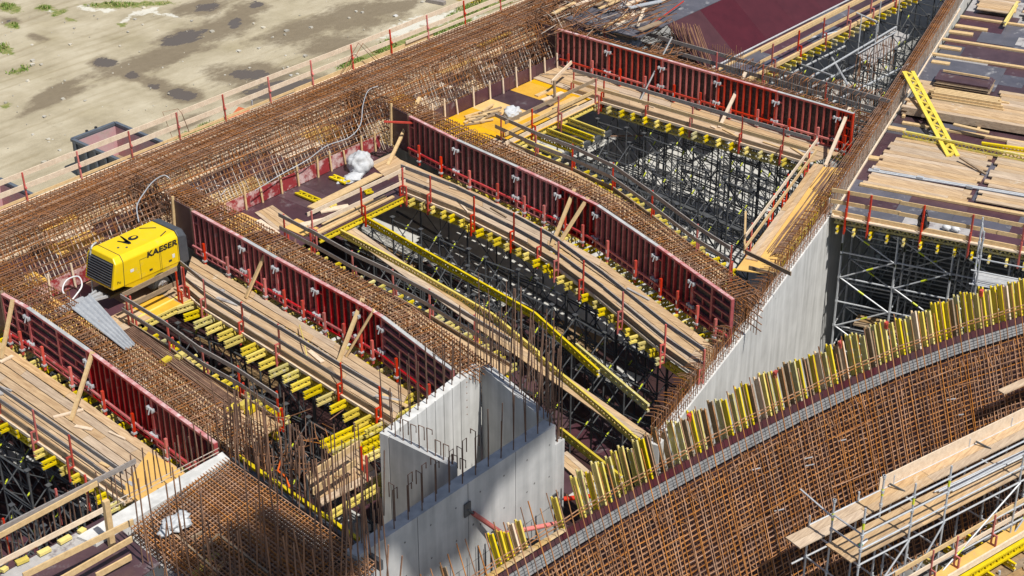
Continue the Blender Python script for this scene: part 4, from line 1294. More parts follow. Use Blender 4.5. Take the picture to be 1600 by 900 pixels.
for i in range(10):
    c = Vector((cd_.x, cd_.y, CZ - .7)) + dC * rnd(.05, .38) - nC * rnd(.05, .45); starter(c, rnd(2.2, 3.6), lean=(rnd(-.1, .1), rnd(-.1, .1)), mt='rust_brown')
# second bunch of tall bars beside the core
t = thing('rebar_cage', 'bunch of tall brown bars standing right behind the concrete core', 'rebar cage', tuple(P(790, 580, CZ - .6)))
for i in range(26):
    f = i / 25; b = P(lerp(742, 862, f), lerp(560, 640, f) + rnd(-8, 8), CZ - .3); m = M(); tp_ = b + Vector((rnd(-.12, .12), rnd(-.12, .12), rnd(1.7, 3.4)))
    if i in (1, 3, 4, 6, 7): m.path([b, b + UPZ * 1.9, b + UPZ * 2.05 + dD * .15, b + UPZ * 1.85 + dD * .3], .014, 5)
    else: m.bar(b, tp_, .014, 5)
    m.build('bar', 'rust_brown', t)
# push-pull props between core and curved formwork
for i, (a, b, zb, lab) in enumerate((((729, 795), (820, 858), -3.0, 'red push-pull prop leaning down from the core wall with a square head plate'), ((772, 836), (878, 816), -2.8, 'red push-pull prop crossing the first one above the curved formwork'), ((866, 780), (934, 774), -2.5, 'short red prop at the right corner of the core'))):
    A = plane_hit(*a, Vector((c0.x, c0.y, 0)), nC) + nC * .04; B = P(*b, zb); d = (B - A).normalized()
    t = thing('push_pull_prop', lab, 'prop', tuple(B), 'red props against the core wall')
    m = M(); m.cyl(A + d * .25, B - d * .12, .07, 10); m.build('tube', 'red_lit', t)
    m = M(); m.cyl(A, A + d * .27, .035, 8); m.cyl(B - d * .13, B, .035, 8); m.build('spindle', 'galv_dark', t)
    m = M(); m.beam(A - UPZ * .22, A + UPZ * .22, .25, .03, 0, up=nC); m.build('head_plate', 'galv_dark', t)
A = P(733, 838, -2.0)
t = thing('steel_waler', 'short upright bright red steel channel at the lower edge left of the props', 'waler', tuple(A))
m = M(); m.beam(A - UPZ * 1.1, A + UPZ * .25, .07, .16, 0); m.beam(A - UPZ * 1.1 + dC * .16, A + UPZ * .2 + dC * .16, .07, .16, 0); m.build('channel', 'red_lit', t)
m = M(); m.beam(A - UPZ * .3, A - UPZ * .3 + dC * .16, .1, .1, 0); m.build('spacer', 'red_lit', t)

# ------------------------------------------------------------------ curved leaning formwork and its reinforcement
TZ = -1.3
TC = PL([(560, 960), (640, 910), (740, 850), (830, 795), (900, 752), (960, 719), (1004, 695), (1080, 655), (1145, 620), (1230, 580), (1320, 535), (1400, 505), (1480, 470), (1600, 440), (1720, 408), (1840, 374), (1960, 344), (2080, 318)], TZ)
# smooth it
for _ in range(2):
    TC = [TC[0]] + [TC[i] * .5 + (TC[i - 1] + TC[i + 1]) * .25 for i in range(1, len(TC) - 1)] + [TC[-1]]
TLEN = plen(TC)
LEAN = .38


def S(s, d_, off=0.0):
    """point on the leaning surface: s along the top, d_ metres down, off in front of it"""
    p, t = along(TC, s)
    # smoothed tangent
    t2 = along(TC, min(TLEN - .01, s + 1.2))[0] - along(TC, max(0, s - 1.2))[0]
    t2.normalize(); n_ = Vector((t2.y, -t2.x, 0))
    nn = (n_ + UPZ * LEAN).normalized()
    return p + n_ * (LEAN * d_) - UPZ * d_ + nn * off


cf = thing('curved_formwork', 'curved leaning shutter with a maroon plywood edge and a grey metal strip', 'formwork', tuple(TC[5]))
NS = 70


def sheet(m, d0, d1, o0, o1, s0=0, s1=None, mi=0):
    s1 = TLEN if s1 is None else s1
    n_ = max(2, int(NS * (s1 - s0) / TLEN))
    for i in range(n_):
        a, b = s0 + (s1 - s0) * i / n_, s0 + (s1 - s0) * (i + 1) / n_
        m.hexa([S(a, d0, o0), S(b, d0, o0), S(b, d1, o0), S(a, d1, o0), S(a, d0, o1), S(b, d0, o1), S(b, d1, o1), S(a, d1, o1)], mi)


m = M(); sheet(m, 1.17, 8.2, -.42, -.39); m.build('plywood_face', 'maroon_deep', cf)  # backing tone includes the shadow between the bars
m = M(); sheet(m, 1.15, 1.36, -.26, -.23); m.build('plywood_edge', 'maroon_clean', cf)
SG = TLEN * .175
SS = TLEN * .085
for k in range(4):
    m = M(); sheet(m, 1.37 + .085 * k, 1.43 + .085 * k, -.22, -.17 + .015 * (k % 2), SS); m.build('metal_tube', 'galv_mid', cf)
m = M(); sheet(m, 1.06, 1.12, -.3, -.1, 0, SG); m.build('edge_timber', 'wood_gold', cf)
k = 0; s = .3
while s < TLEN - .2:
    j = rnd(-.14, .1); mt = random.choices(['yellow', 'yellow_old', 'wood_pale', 'wood_brown'], [6, 4, 1, 1])[0]
    if s < SG * 1.1:
        j += .3
        if unproject_inv(S(s, 0))[0] < 925 and random.random() < .82: s += .3; continue
    low_ = 1.25
    m = M(); a, b = S(s, j, -.36), S(s + rnd(-.02, .02), low_, -.36)
    nn = (S(s, .5, 1) - S(s, .5, 0)).normalized()
    m.beam(a, b, .06, .045, 0, 1, up=nn); m.beam(a - nn * .19, b - nn * .19, .06, .045, 0, 1, up=nn); m.beam(a - nn * .1 + (b - a) * .04, b - nn * .1, .03, .16, 0, up=nn)
    tag(m.build('formwork_beam', [mt, 'end']), 'upright yellow or timber beam end standing along the top of the curved shutter', 'beam', 'upright beams of the curved shutter')
    s += rnd(.22, .33); k += 1
for s in (TLEN * .31, TLEN * .40, TLEN * .47, TLEN * .52, TLEN * .62, TLEN * .7, TLEN * .78):
    c = S(s, .05, -.3); m = M(); m.beam(c - UPZ * .12, c + UPZ * .1, .05, .12, 0); m.box(c + UPZ * .1, (.16, .09, .07), 0)
    tag(m.build('beam_clamp', 'red_lit'), 'small red clamp among the beam ends of the curved shutter', 'clamp', 'red clamps of the curved shutter')
rc = thing('curved_rebar_mesh', 'large curved mesh of rusty bars sweeping down in front of the curved shutter', 'rebar mesh', tuple(TC[8]))
ver, hor, ver2, hor2 = M(), M(), M(), M()
s = .1; i = 0
while s < TLEN:
    top = (rnd(-.35, .15) if i % 2 == 0 else rnd(1.6, 1.9))
    dd = rnd(-.03, .03)
    o = rnd(-.01, .03)
    dd = rnd(-.06, .06)
    pts = [S(s + dd * t / 3 + rnd(-.012, .012), t, o + rnd(-.015, .015)) for t in (top, 1.5 if top < 1.4 else 2.2, 3, 4.5, 6, 8)]
    ver.path(pts, .0165 if i % 3 else .02)
    if i % 2 == 0: ver2.path([S(s + .06, t, -.16) for t in (1.75, 3, 4.5, 6, 8)], .012)
    s += .17; i += 1
d_ = .75; k = 0
while d_ < 8:
    if d_ > 1.7 or k in (0, 1):
        n_ = 90; o = rnd(-.03, .0) - .02
        pts = [S(TLEN * q / n_, d_ + .012 * math.sin(q * 1.7 + k), o) for q in range(n_ + 1)]
        hor.path(pts, .016)
        if d_ > 1.8: hor2.path([S(TLEN * q / n_, d_ + .05, -.17) for q in range(n_ + 1)], .012)
    d_ += (.16 if k > 1 else .09) if d_ > 1.7 else (.09 if k == 0 else .92); k += 1
for mm, nm, mt in ((ver, 'upright_bar_layer', 'rust_warm'), (hor, 'cross_bar_layer', 'rust_warm'), (ver2, 'rear_upright_layer', 'rust'), (hor2, 'rear_cross_layer', 'rust')):
    tag(mm.build(nm, mt, rc), kind='stuff')
m = M()
for i in range(260):
    s = rnd(0, TLEN); d_ = rnd(1.7, 2.2); m.path([S(s, d_, -.2), S(s + .02, d_ - .08, -.02), S(s + .03, d_ + .12, .03)], .012)
for i in range(420):
    s = rnd(0, TLEN); d_ = rnd(1.9, 7.2); m.bar(S(s, d_, -.17), S(s + rnd(-.35, .35), d_ + rnd(-.25, .35), .06), .013, 4, 0, False)
for i in range(60):
    s = rnd(0, TLEN - 2.2); d_ = rnd(1.9, 6.5); m.bar(S(s, d_, .03), S(s + rnd(1, 2.2), d_ + rnd(-.12, .12), .03), .016, 4, 0, False)
tag(m.build('link_bar_layer', 'rust_warm', rc), kind='stuff')
for i in range(14):
    s = rnd(TLEN * .35, TLEN * .95); d_ = rnd(2.2, 4.6)
    m = M(); m.bar(S(s, d_, -.1), S(s + .22, d_ - .02, .12), .02, 5); tag(m.build('form_tie', 'galv'), 'short grey form tie poking out of the curved rusty mesh', 'form tie', 'form ties in the curved mesh')
t = thing('loose_board', 'pale board lying on the curved mesh at the lower edge of the picture', 'board', tuple(S(TLEN * .36, 2.8, .1)))
m = M(); m.beam(P(894, 908, -4.1), P(938, 876, -4.0), .14, .05, 0); m.build('board', 'wood_pale', t)

# ------------------------------------------------------------------ scaffold in front of the curved mesh
PZ = -4.7
d0 = (P(1600, 656, PZ) - P(1228, 838, PZ)); SL = d0.length * 1.6; d0.normalize(); n0 = Vector((d0.y, -d0.x, 0))
if n0.y > 0: n0 = -n0
B0 = P(1228, 838, PZ)


def K(s, w_, z_=0.0): return B0 + d0 * s + n0 * w_ + UPZ * z_


ps = thing('platform_scaffold', 'galvanised scaffold with plank platforms and double rails in front of the curved mesh', 'scaffold', tuple(B0))
for i, s in enumerate((.9, 3.0, 4.55, 8.05, 10.1, 12.6, 14.6, 17.2)):
    for w_ in (.05, .95, 2.15):
        top = {.05: .4, .95: 1.55, 2.15: 1.95}[w_]
        if w_ == .95 and i > 1: top = -.1
        m = M(); m.bar(K(s, w_, PIT - PZ), K(s, w_, top), .034, 7)
        for z_ in (-3.2, -2.2, -1.15, -.15, .45, .95, 1.5):
            if z_ < top: m.bar(K(s, w_, z_ - .05), K(s, w_, z_ + .05), .058, 7)
        if w_ > .5 and top > .5: m.bar(K(s, w_, top - .75), K(s, w_, top - .5), .04, 7, 1)
        m.build('standard', ['galv', 'band'], ps)
    for z_ in (-2.25, -1.15, -.12):
        m = M(); m.bar(K(s, .05, z_), K(s, 2.15, z_), .03, 6); m.build('transom', 'galv', ps)
for z_ in (.5, 1.0):
    m = M(); m.bar(K(.9, .95, z_), K(.9, 2.15, z_), .03, 6); m.build('transom', 'galv', ps)
m = M(); m.bar(K(.9, -.45, 1.1), K(.9, .95, .9), .03, 6); m.build('transom', 'galv', ps)
for w_, zz in ((2.15, (1.5, 1.0, .45, -.12, -1.15, -1.75, -2.25, -3.2)), (.05, (.05, -1.15))):
    for z_ in zz:
        m = M(); m.bar(K(.9 if z_ > -.5 else .3, w_, z_), K(SL, w_, z_), .031, 7); m.build('ledger', 'galv', ps)
for i, (sa, sb) in enumerate(((.9, 3.0), (3.0, 4.55), (4.55, 8.05), (8.05, 10.1), (10.1, 12.6), (12.6, 14.6))):
    for z0, z1 in ((-2.3, -.1), (-3.9, -2.2)):
        m = M(); m.bar(K(sa, 2.2, z0), K(sb, 2.2, z1), .03, 6); c = lerp(K(sa, 2.2, z0), K(sb, 2.2, z1), .25); m.bar(c, c + (K(sb, 2.2, z1) - K(sa, 2.2, z0)) * .08, .036, 6, 1); m.build('diagonal', ['galv', 'band'], ps)
t = thing('plank_platform', 'upper plank platform of the scaffold beside the curved mesh', 'planks', tuple(K(4, .4)), 'plank platforms of the scaffold')
m = M()
for i, (w0, w1) in enumerate(((.08, .38), (.39, .70), (1.02, 1.36), (1.37, 1.70), (1.71, 2.05))):
    s = -.1 + (.0 if i < 2 else .75)
    while s < SL:
        L = rnd(2.6, 3.6); e = min(s + L - .01, SL); dz = rnd(0, .02)
        m.hexa([K(s, w0, dz), K(e, w0, dz), K(e, w1, dz), K(s, w1, dz), K(s, w0, dz + .045), K(e, w0, dz + .045), K(e, w1, dz + .045), K(s, w1, dz + .045)]); s += L
m.build('plank_layer', 'wood_x', t)
m = M(); m.beam(K(3.9, .04, .3), K(SL, .04, .3), .04, .5, 0); m.build('toe_board', 'wood_pale', t)
for s in (4.3, 8.3, 11.7):
    m = M(); m.beam(K(s, .1, .2), K(s + .25, .55, .05), .05, .05, 0); m.build('bracket', 'galv_dark', t)
m = M(); m.beam(K(10.2, -.62, 1.0), K(SL, -.5, 1.0), .28, .05, 0); tag(m.build('loose_plank', 'wood_x'), 'plank bridging from the scaffold to the curved mesh at the right edge', 'plank')
t = thing('plank_platform', 'littered lower platform under the scaffold rails', 'planks', tuple(K(4, 2, -3)), 'plank platforms of the scaffold')
m = M()
for i in range(7):
    s = .8 + rnd(0, .5)
    while s < SL:
        L = rnd(1.6, 3); e = min(s + L - .01, SL); w0, w1 = 2.3 + .3 * i, 2.59 + .3 * i; z_ = -3.0 + rnd(0, .02)
        m.hexa([K(s, w0, z_), K(e, w0, z_), K(e, w1, z_), K(s, w1, z_), K(s, w0, z_ + .04), K(e, w0, z_ + .04), K(e, w1, z_ + .04), K(s, w1, z_ + .04)]); s += L
m.build('plank_layer', 'wood_brown', t)
for i in range(34):
    s, w_ = rnd(2, 11), rnd(2.4, 4.0); m = M(); m.box(K(s, w_, -2.92), (rnd(.06, .3), rnd(.04, .14), .03), 0, rnd(0, 3)); tag(m.build('scrap', random.choice(['film', 'wood_pale', 'wood_brown', 'galv', 'letter'])), 'small scrap lying on the littered lower platform', 'scrap', 'scraps on the lower platform')
for i in range(5):
    m = M(); m.bar(K(5.2 + .1 * i, 1.15 + .09 * i, .12 + .02 * i), K(9.6 + .3 * i, 1.3 + .1 * i, .12 + .05 * i), .028, 6); tag(m.build('loose_tube', 'galv'), 'loose galvanised tube lying on the scaffold planks', 'tube', 'loose tubes on the scaffold planks')
t = thing('bottle', 'green-capped bottle lying on the lower scaffold planks', 'bottle', tuple(K(1.5, 1.75, .1)))
m = M(); m.cyl(K(1.45, 1.7, .11), K(1.75, 1.62, .11), .05, 10); m.build('body', 'film', t); m = M(); m.cyl(K(1.36, 1.72, .11), K(1.45, 1.7, .11), .055, 10); m.build('cap', 'green', t)
# amber platform in the lower right corner
YZ = -6.8
def yb(px, py, z=0): return P(px, py, YZ + z)
ya = thing('formwork_platform', 'amber platform with a yellow edge girder in the lower right corner', 'platform', tuple(yb(1500, 880)))
m = M(); q = [yb(1446, 905), yb(1640, 786), yb(1662, 799), yb(1482, 905)]; m.prism(q, YZ - .05, YZ); m.build('amber_sheet', 'amber', ya)
yd = (yb(1640, 812) - yb(1490, 900)).normalized(); yn = Vector((yd.y, -yd.x, 0)); yn = -yn if yn.y > 0 else yn
m = M(); a, b = yb(1480, 906) , yb(1660, 800); m.beam(a + UPZ * .05, b + UPZ * .05, .06, .22, 0); m.build('kerb_board', 'wood_pale', ya)
m = M(); gt(m, a + yn * .1 - UPZ * .1, b + yn * .1 - UPZ * .1, h=.36, w=.14); m.build('edge_girder', ['yellow', 'end'], ya)
for px, py in ((1452, 906), (1490, 884), (1548, 850), (1620, 806)):
    m = M(); h_post(m, yb(px, py), yn, 1.15, -.4); m.build('post', 'red_lit', ya)
for z_, off in ((1.05, 0), (.55, 0)):
    m = M(); m.beam(yb(1392, 940, 0) + UPZ * z_, yb(1660, 782, 0) + UPZ * z_, .04, .16, 0); m.build('rail_board', 'wood_gold' if z_ > 1 else 'wood_pale', ya)
for k in range(5):
    c = yb(1500 + 34 * k, 905 - 18 * k, -.5); m = M(); gt(m, c + yn * .5, c - yn * 1.5); m.build('cross_girder', ['yellow', 'end'], ya)
for k in range(5):
    c = yb(1540 + 22 * k, 900 - 8 * k, -.7); m = M(); m.bar(c, Vector((c.x, c.y, PIT)), .045, 6); m.build('prop', 'galv', ya)

# ------------------------------------------------------------------ foreground left: slab reinforcement, white wall, starter rows
G0 = -.08
SZ = G0 - .12
q00, q10, q11, q01 = P(206, 826, SZ), P(354, 718, SZ), P(585, 880, SZ), P(420, 1010, SZ)


def bil(a, b): return lerp(lerp(q00, q10, a), lerp(q01, q11, a), b)


sl_ = thing('slab_rebar_mat', 'two-layer rusty reinforcement mat of the slab in the left foreground', 'rebar mat', tuple(q00))
for lay, dz in ((0, 0), (1, -.22)):
    m = M()
    for i in range(34):
        f = i / 33; m.bar(bil(f, -.01) + UPZ * (dz + .03), bil(f, 1.01) + UPZ * (dz + .03), .016, 4, 0, False)
    for i in range(46):
        f = i / 45; m.bar(bil(-.01, f) + UPZ * dz, bil(1.01, f) + UPZ * dz, .016, 4, 0, False)
    tag(m.build('bar_layer', 'rust_warm' if lay == 0 else 'rust', sl_), kind='stuff')
m = M(); m.prism([bil(0, 0), bil(1, 0), bil(1, 1), bil(0, 1)], SZ - .5, SZ - .46); tag(m.build('formwork_deck', 'dusty'), 'dark plywood deck under the slab reinforcement mat', 'formwork deck')
m = M(); a, b, c_, d_ = P(120, 838, G0 - .1), P(347, 706, G0 - .1), P(359, 717, G0 - .1), P(204, 815, G0 - .1)
m.prism([a, b, c_, d_, P(150, 850, G0 - .1)], PIT, G0 - .1); tag(m.build('concrete_wall', 'conc_white'), 'low white-topped concrete wall between the plank deck and the slab reinforcement', 'concrete wall')
sr = thing('starter_bar_row', 'double row of dark starter bars along the white wall top', 'rebar', tuple(P(150, 790)))
for i in range(44):
    f = (i + rnd(-.2, .2)) / 43; b = P(lerp(-10, 342, f), lerp(884, 700, f) + (0 if i % 2 else 8), G0 - .12)
    m = M(); m.bar(b, b + Vector((rnd(-.06, .06), rnd(-.06, .06), rnd(.85, 1.25))), .02, 5); m.build('bar', 'rust_dark' if i % 3 else 'rust_brown', sr)
m = M()
for dx in (0, 6): m.bar(P(-10 + dx, 880 + dx, G0 + .05), P(342, 700 + dx, G0 + .05), .013, 4)
m.build('cross_bar', 'bar_white', sr)
t = thing('guardrail', 'grey and golden double board rail before the dark starter bars at the left edge', 'guardrail', tuple(P(100, 790)))
for a, b, z_, mt in (((-10, 832), (212, 720), 1.0, 'wood_grey'), ((-10, 842), (152, 755), .95, 'wood_gold'), ((-10, 884), (170, 792), .12, 'wood_pale')):
    m = M(); m.beam(P(*a, G0 + z_), P(*b, G0 + z_), .04, .15, 0); m.build('rail_board', mt, t)
for px, py in ((95, 815), (140, 793), (14, 862)):
    b = P(px, py, G0); m = M(); m.beam(b - UPZ * .1, b + UPZ * 1.05, .05, .05, 0); m.build('post', 'red_lit', t)
m = M(); m.prism([P(-20, 905, G0 - .2), P(165, 806, G0 - .2), P(250, 880, G0 - .2), P(90, 990, G0 - .2)], G0 - .24, G0 - .2); tag(m.build('formwork_deck', ['maroon']), 'dusty maroon deck at the lower left corner', 'formwork deck')
m = M(); m.prism([P(0, 899, G0 - .19), P(120, 832, G0 - .19), P(150, 842, G0 - .19), P(35, 905, G0 - .19)], G0 - .196, G0 - .185); tag(m.build('plywood_sheet', 'dusty'), 'cement-smeared sheet on the maroon deck at the lower left', 'plywood sheet')
for i, (a, b) in enumerate((((2, 892), (10, 886)), ((25, 880), (44, 872)), ((60, 866), (78, 857)), ((92, 848), (110, 838)), ((124, 832), (132, 826)))):
    m = M(); m.beam(P(*a, G0 - .1), P(*b, G0 - .1), .16, .08, 0); tag(m.build('block', 'yellow'), 'small yellow block on the edge of the white wall', 'block', 'yellow blocks on the white wall')
t = thing('guardrail', 'two golden boards nailed to a tall timber post above the maroon deck', 'guardrail', tuple(P(185, 860)))
for a, b, z_ in (((36, 900), (208, 815), .75), ((80, 914), (206, 842), .35), ((150, 900), (205, 870), .0)):
    m = M(); m.beam(P(*a, G0 + z_), P(*b, G0 + z_), .05, .17, 0); m.build('rail_board', 'wood_gold', t)
b = P(165, 782, G0 + 1.25); m = M(); m.beam(b, b - UPZ * 2.6, .16, .12, 0); m.build('post', 'wood_gold', t)
# tall starter bars around that slab
sr = thing('starter_bar_row', 'dense curtain of tall rusty starter bars beside the slab mat and the orange hose', 'rebar', tuple(q10))
for i in range(52):
    f = i / 51; b = bil(1.03 + rnd(-.02, .05), f * .95) - UPZ * .1
    m = M(); m.bar(b, b + Vector((rnd(-.12, .12), rnd(-.12, .12), rnd(1.5, 2.6))), .02, 5); m.build('bar', 'rust' if i % 2 else 'rust_brown', sr)
sr = thing('starter_bar_row', 'tall rusty starter bars rising from the lower edge in front of the slab mat', 'rebar', tuple(q01))
for i in range(50):
    f = i / 49; b = P(lerp(225, 620, f), lerp(905, 960, f) + rnd(-40, 12), G0 - .5)
    m = M(); m.bar(b, b + Vector((rnd(-.2, .2), rnd(-.2, .2), rnd(1.5, 3.6))), .021, 5); m.build('bar', 'rust' if i % 3 else 'rust_brown', sr)
sr = thing('starter_bar_row', 'tall thin bars standing in front of the compressor bay at the slab corner', 'rebar', tuple(P(420, 690)))
for i in range(46):
    f = i / 45; b = P(lerp(345, 600, f), lerp(690, 800, f) + rnd(-18, 22), G0 - .3)
    m = M(); m.bar(b, b + Vector((rnd(-.1, .1), rnd(-.1, .1), rnd(1.2, 2.4))), .018, 5); m.build('bar', 'rust_dark' if i % 2 else 'rust_brown', sr)
# edge form of the slab towards the pit, box-outs
for a, b, z0, mt, lab in (((362, 722), (596, 884), G0 - .3, 'galv_dark', 'dark steel edge form along the slab mat towards the bay'), ((372, 716), (560, 846), G0 - .25, 'yellow', 'yellow girder behind the slab edge form')):
    m = M(); m.beam(P(*a, z0), P(*b, z0), .12, .3 if mt != 'yellow' else .2, 0); tag(m.build('edge_form', mt), lab, 'edge form')
m = M(); m.beam(P(480, 905, G0 - .4), P(582, 858, G0 - .4), .1, .3, 0); tag(m.build('edge_form', 'black'), 'black edge form at the lower end of the slab mat', 'edge form')
t = thing('box_out', 'timber box-out with yellow braces in the slab mat at the lower edge', 'box-out', tuple(P(340, 870)))
for a, b in (((268, 838), (342, 905)), ((318, 868), (342, 845)), ((342, 845), (420, 905)), ((300, 850), (318, 840))):
    m = M(); m.beam(P(*a, G0 - .3), P(*b, G0 - .3), .05, .45, 0); m.build('side_board', 'wood_brown', t)
m = M(); m.beam(P(302, 900, G0 - .35), P(340, 866, G0 - .35), .2, .1, 0); m.build('brace', 'yellow', t)
m = M(); m.beam(P(330, 900, G0 - .2), P(352, 878, G0 - .2), .15, .06, 0); m.build('brace', 'wood_gold', t)
lump('plastic_sheet', P(272, 822, G0 + .0), (.45, .3, .14), 'sack', 'crumpled white plastic lying on the slab reinforcement mat', 'plastic sheet', 5, .6)
# little work platform between the slab and the core
t = thing('work_platform', 'small pale work platform with two golden boards between the slab and the core', 'platform', tuple(P(530, 745)))
fr_, bk_ = [P(498, 792, F - .2), P(592, 742, F - .2)], [P(478, 742, F - .2), P(560, 700, F - .2)]
deck_mesh(fr_, bk_, 5, z=F - .2, wood='wood_x', parent=t)
for a, b, z_ in (((484, 742), (562, 692), .75), ((488, 768), (556, 722), .4)):
    m = M(); m.beam(P(*a, F + z_), P(*b, F + z_), .05, .2, 0); m.build('rail_board', 'wood_gold', t)
for px, py in ((566, 738), (574, 752)):
    b = P(px, py, F - .2); m = M(); m.beam(b, b + UPZ * .9, .05, .05, 0); m.build('post', 'red_lit', t)
m = M(); gt(m, P(512, 802, F - .28), P(590, 756, F - .28)); tag(m.build('lattice_girder', ['yellow', 'end']), 'yellow girder under the small work platform by the core', 'girder')
for k in range(6):
    m = M(); gt(m, P(500 + 9 * k, 690 + 7 * k, F - .3), P(590 + 6 * k, 648 + 8 * k, F - .3)); tag(m.build('lattice_girder', ['yellow_old' if k == 2 else 'yellow', 'end']), 'yellow girder in the stepped row left of the concrete core', 'girder', 'stepped girders left of the core')
for k in range(3):
    m = M(); gt(m, P(572, 752 + 12 * k, F - .7 - .2 * k), P(612, 730 + 12 * k, F - .7 - .2 * k)); tag(m.build('lattice_girder', ['yellow_old', 'end']), 'dull girder in the shaft at the left face of the core', 'girder', 'girders in the core shaft')
m = M(); m.path([P(440, 716, F + .1), P(434, 735, F + .45), P(446, 745, F + .2), P(452, 760, F + .1), P(438, 772, F + .5), P(436, 795, F - .1), P(440, 812, F - .2)], .028, 6); tag(m.build('hose', 'orange_hose'), 'orange hose hanging between the rusty bars beside the slab', 'hose')
m = M()
for i in range(60):
    c = P(rnd(410, 520), rnd(650, 745), F + rnd(.0, .5)); m.bar(c, c + Vector((rnd(-.7, .7), rnd(-.7, .7), rnd(-.2, .4))), .012, 4)
tag(m.build('rebar_heap', 'rust'), 'tangled heap of bent rusty bars at the end of the nearest bay', 'rebar heap')

# ------------------------------------------------------------------ yellow compressor
cp = thing('compressor', 'yellow portable air compressor on wheels parked between the edge cage and the crimson wall', 'compressor', (.3, -5.8, F))
YN, YF = -6.52, -5.02      # near and far side


def ring(xb, xt, zb, zs=.10, zt=.29, ins=.16):
    f = lambda z: xb + (xt - xb) * (z - zb) / (zt - zb)
    pts = [(YF, zb), (YF, zs), (YF - ins, zt), (YN + ins, zt), (YN, zs), (YN, zb)]
    return [Vector((f(z), y, z)) for y, z in pts]


def loft(rings, mi=0):
    m = M(); n = len(rings[0])
    for r_ in rings: m.v += [tuple(v) for v in r_]
    for k in range(len(rings) - 1):
        for i in range(n):
            j = (i + 1) % n; m.f.append((k * n + i, k * n + j, (k + 1) * n + j, (k + 1) * n + i)); m.m.append(mi)
    m.f.append(tuple(range(n - 1, -1, -1))); m.f.append(tuple(range((len(rings) - 1) * n, len(rings) * n))); m.m += [mi, mi]
    return m


def bevel(o, w_, seg=2):
    b = o.modifiers.new('bevel', 'BEVEL'); b.width = w_; b.segments = seg; b.limit_method = 'ANGLE'; b.angle_limit = R(25)


body = loft([ring(-1.40, -1.14, -.78), ring(-.92, -.86, -.80), ring(1.46, 1.46, -.84)]).build('hood', 'machine', cp); bevel(body, .035)
m = M()
for a, b in ((ring(-.93, -.87, -.80, .104, .294, .158), ring(-.905, -.845, -.80, .104, .294, .158)),):
    k = len(m.v); n = 6
    m.v += [tuple(v + Vector((0, .004 if v.y > -5.8 else -.004, .004))) for v in a + b]
    for i in range(5): m.f.append((k + i, k + i + 1, k + n + i + 1, k + n + i)); m.m.append(0)
m.build('seam', 'black', cp)
rear = loft([ring(1.47, 1.47, -.95, .12, .31, .15), ring(1.76, 1.72, -.95, .08, .29, .17), ring(1.86, 1.82, -.92, .02, .22, .2)]).build('rear_hood', 'grey_plastic', cp); bevel(rear, .03)
# grille
gx = lambda z: -1.40 + .26 * (z + .78) / 1.07
m = M(); q = [Vector((gx(z) - .012, y, z)) for y, z in ((YF - .1, -.7), (YN + .1, -.7), (YN + .1, .12), (YF - .1, .12))]; m.hexa(q + [v + Vector((.02, 0, 0)) for v in q]); gr = m.build('grille', 'black', cp)
m = M()
for i in range(9):
    z = -.64 + i * .088; m.beam((gx(z) - .03, YF - .13, z), (gx(z) - .03, YN + .13, z), .05, .022, 0)
m.build('louvre', 'grey_plastic', gr)
m = M(); m.hexa([Vector(v) for v in ((-.95, YN + .02, -.79), (1.40, YN + .02, -.83), (1.40, YF, -.83), (-.95, YF, -.79), (-.35, YN + .06, -1.12), (1.2, YN + .06, -1.16), (1.2, YF, -1.16), (-.35, YF, -1.12))]); sk = m.build('skirt', 'machine', cp)
m = M(); m.beam((-1.35, -5.8, -1.14), (1.7, -5.8, -1.14), .9, .1, 0); m.build('chassis', 'black', cp)
for y in (YN + .02, YF - .02):
    s_ = -1 if y < -5.8 else 1
    wt = thing('wheel', None, None); wt.parent = cp; wt['_o'] = tuple(cp['_o'])
    c = Vector((.55, y, F + .34))
    m = M(); m.cyl(c - Vector((0, .11, 0)), c + Vector((0, .11, 0)), .34, 28, 0); o = m.build('tyre', 'tyre', wt); bevel(o, .05, 3)
    m = M(); m.cyl(c + Vector((0, s_ * .112, 0)), c + Vector((0, s_ * .125, 0)), .2, 24, 0); m.cyl(c + Vector((0, s_ * .125, 0)), c + Vector((0, s_ * .16, 0)), .07, 12, 0)
    for k in range(8):
        t = 2 * math.pi * k / 8; m.bar(c + Vector((.14 * math.cos(t), s_ * .12, .14 * math.sin(t))), c + Vector((.14 * math.cos(t), s_ * .14, .14 * math.sin(t))), .02, 6)
    m.build('rim', 'hub', wt)
    m = M(); pts = [c + Vector((.43 * math.cos(R(a)), 0, .43 * math.sin(R(a)))) for a in range(-5, 190, 15)]
    for a, b in zip(pts, pts[1:]): m.beam(a, b, .26, .03, 0, up=(b - a).cross(Vector((0, 1, 0))))
    m.build('mudguard', 'black', cp)
m = M(); m.beam((-1.3, -5.8, -1.15), (-3.05, -5.75, -1.2), .16, .12, 0); m.beam((-1.3, -5.5, -1.15), (-2.2, -5.75, -1.17), .08, .08, 0); m.beam((-1.3, -6.1, -1.15), (-2.2, -5.8, -1.17), .08, .08, 0); m.beam((-2.0, -5.78, -1.08), (-3.2, -5.74, -1.1), .34, .07, 0); m.cyl((-3.2, -5.74, -1.12), (-3.45, -5.73, -1.12), .05, 10); m.build('drawbar', 'galv', cp)
m = M(); m.beam((-2.1, -5.62, -1.15), (-2.1, -5.62, F), .06, .06, 0); m.box((-2.1, -5.62, F + .01), (.2, .2, .02)); m.build('support_leg', 'galv', cp)
fc = bpy.data.curves.new('lettering', 'FONT'); fc.body = 'KAESER'; fc.size = .3; fc.offset = .012; fc.extrude = .002; fc.space_character = 1.08; fc.shear = .12
to = bpy.data.objects.new('lettering', fc); col.objects.link(to); fc.materials.append(MT['letter']); to.parent = cp
to.rotation_euler = (math.pi / 2, 0, 0); bpy.context.view_layer.update()
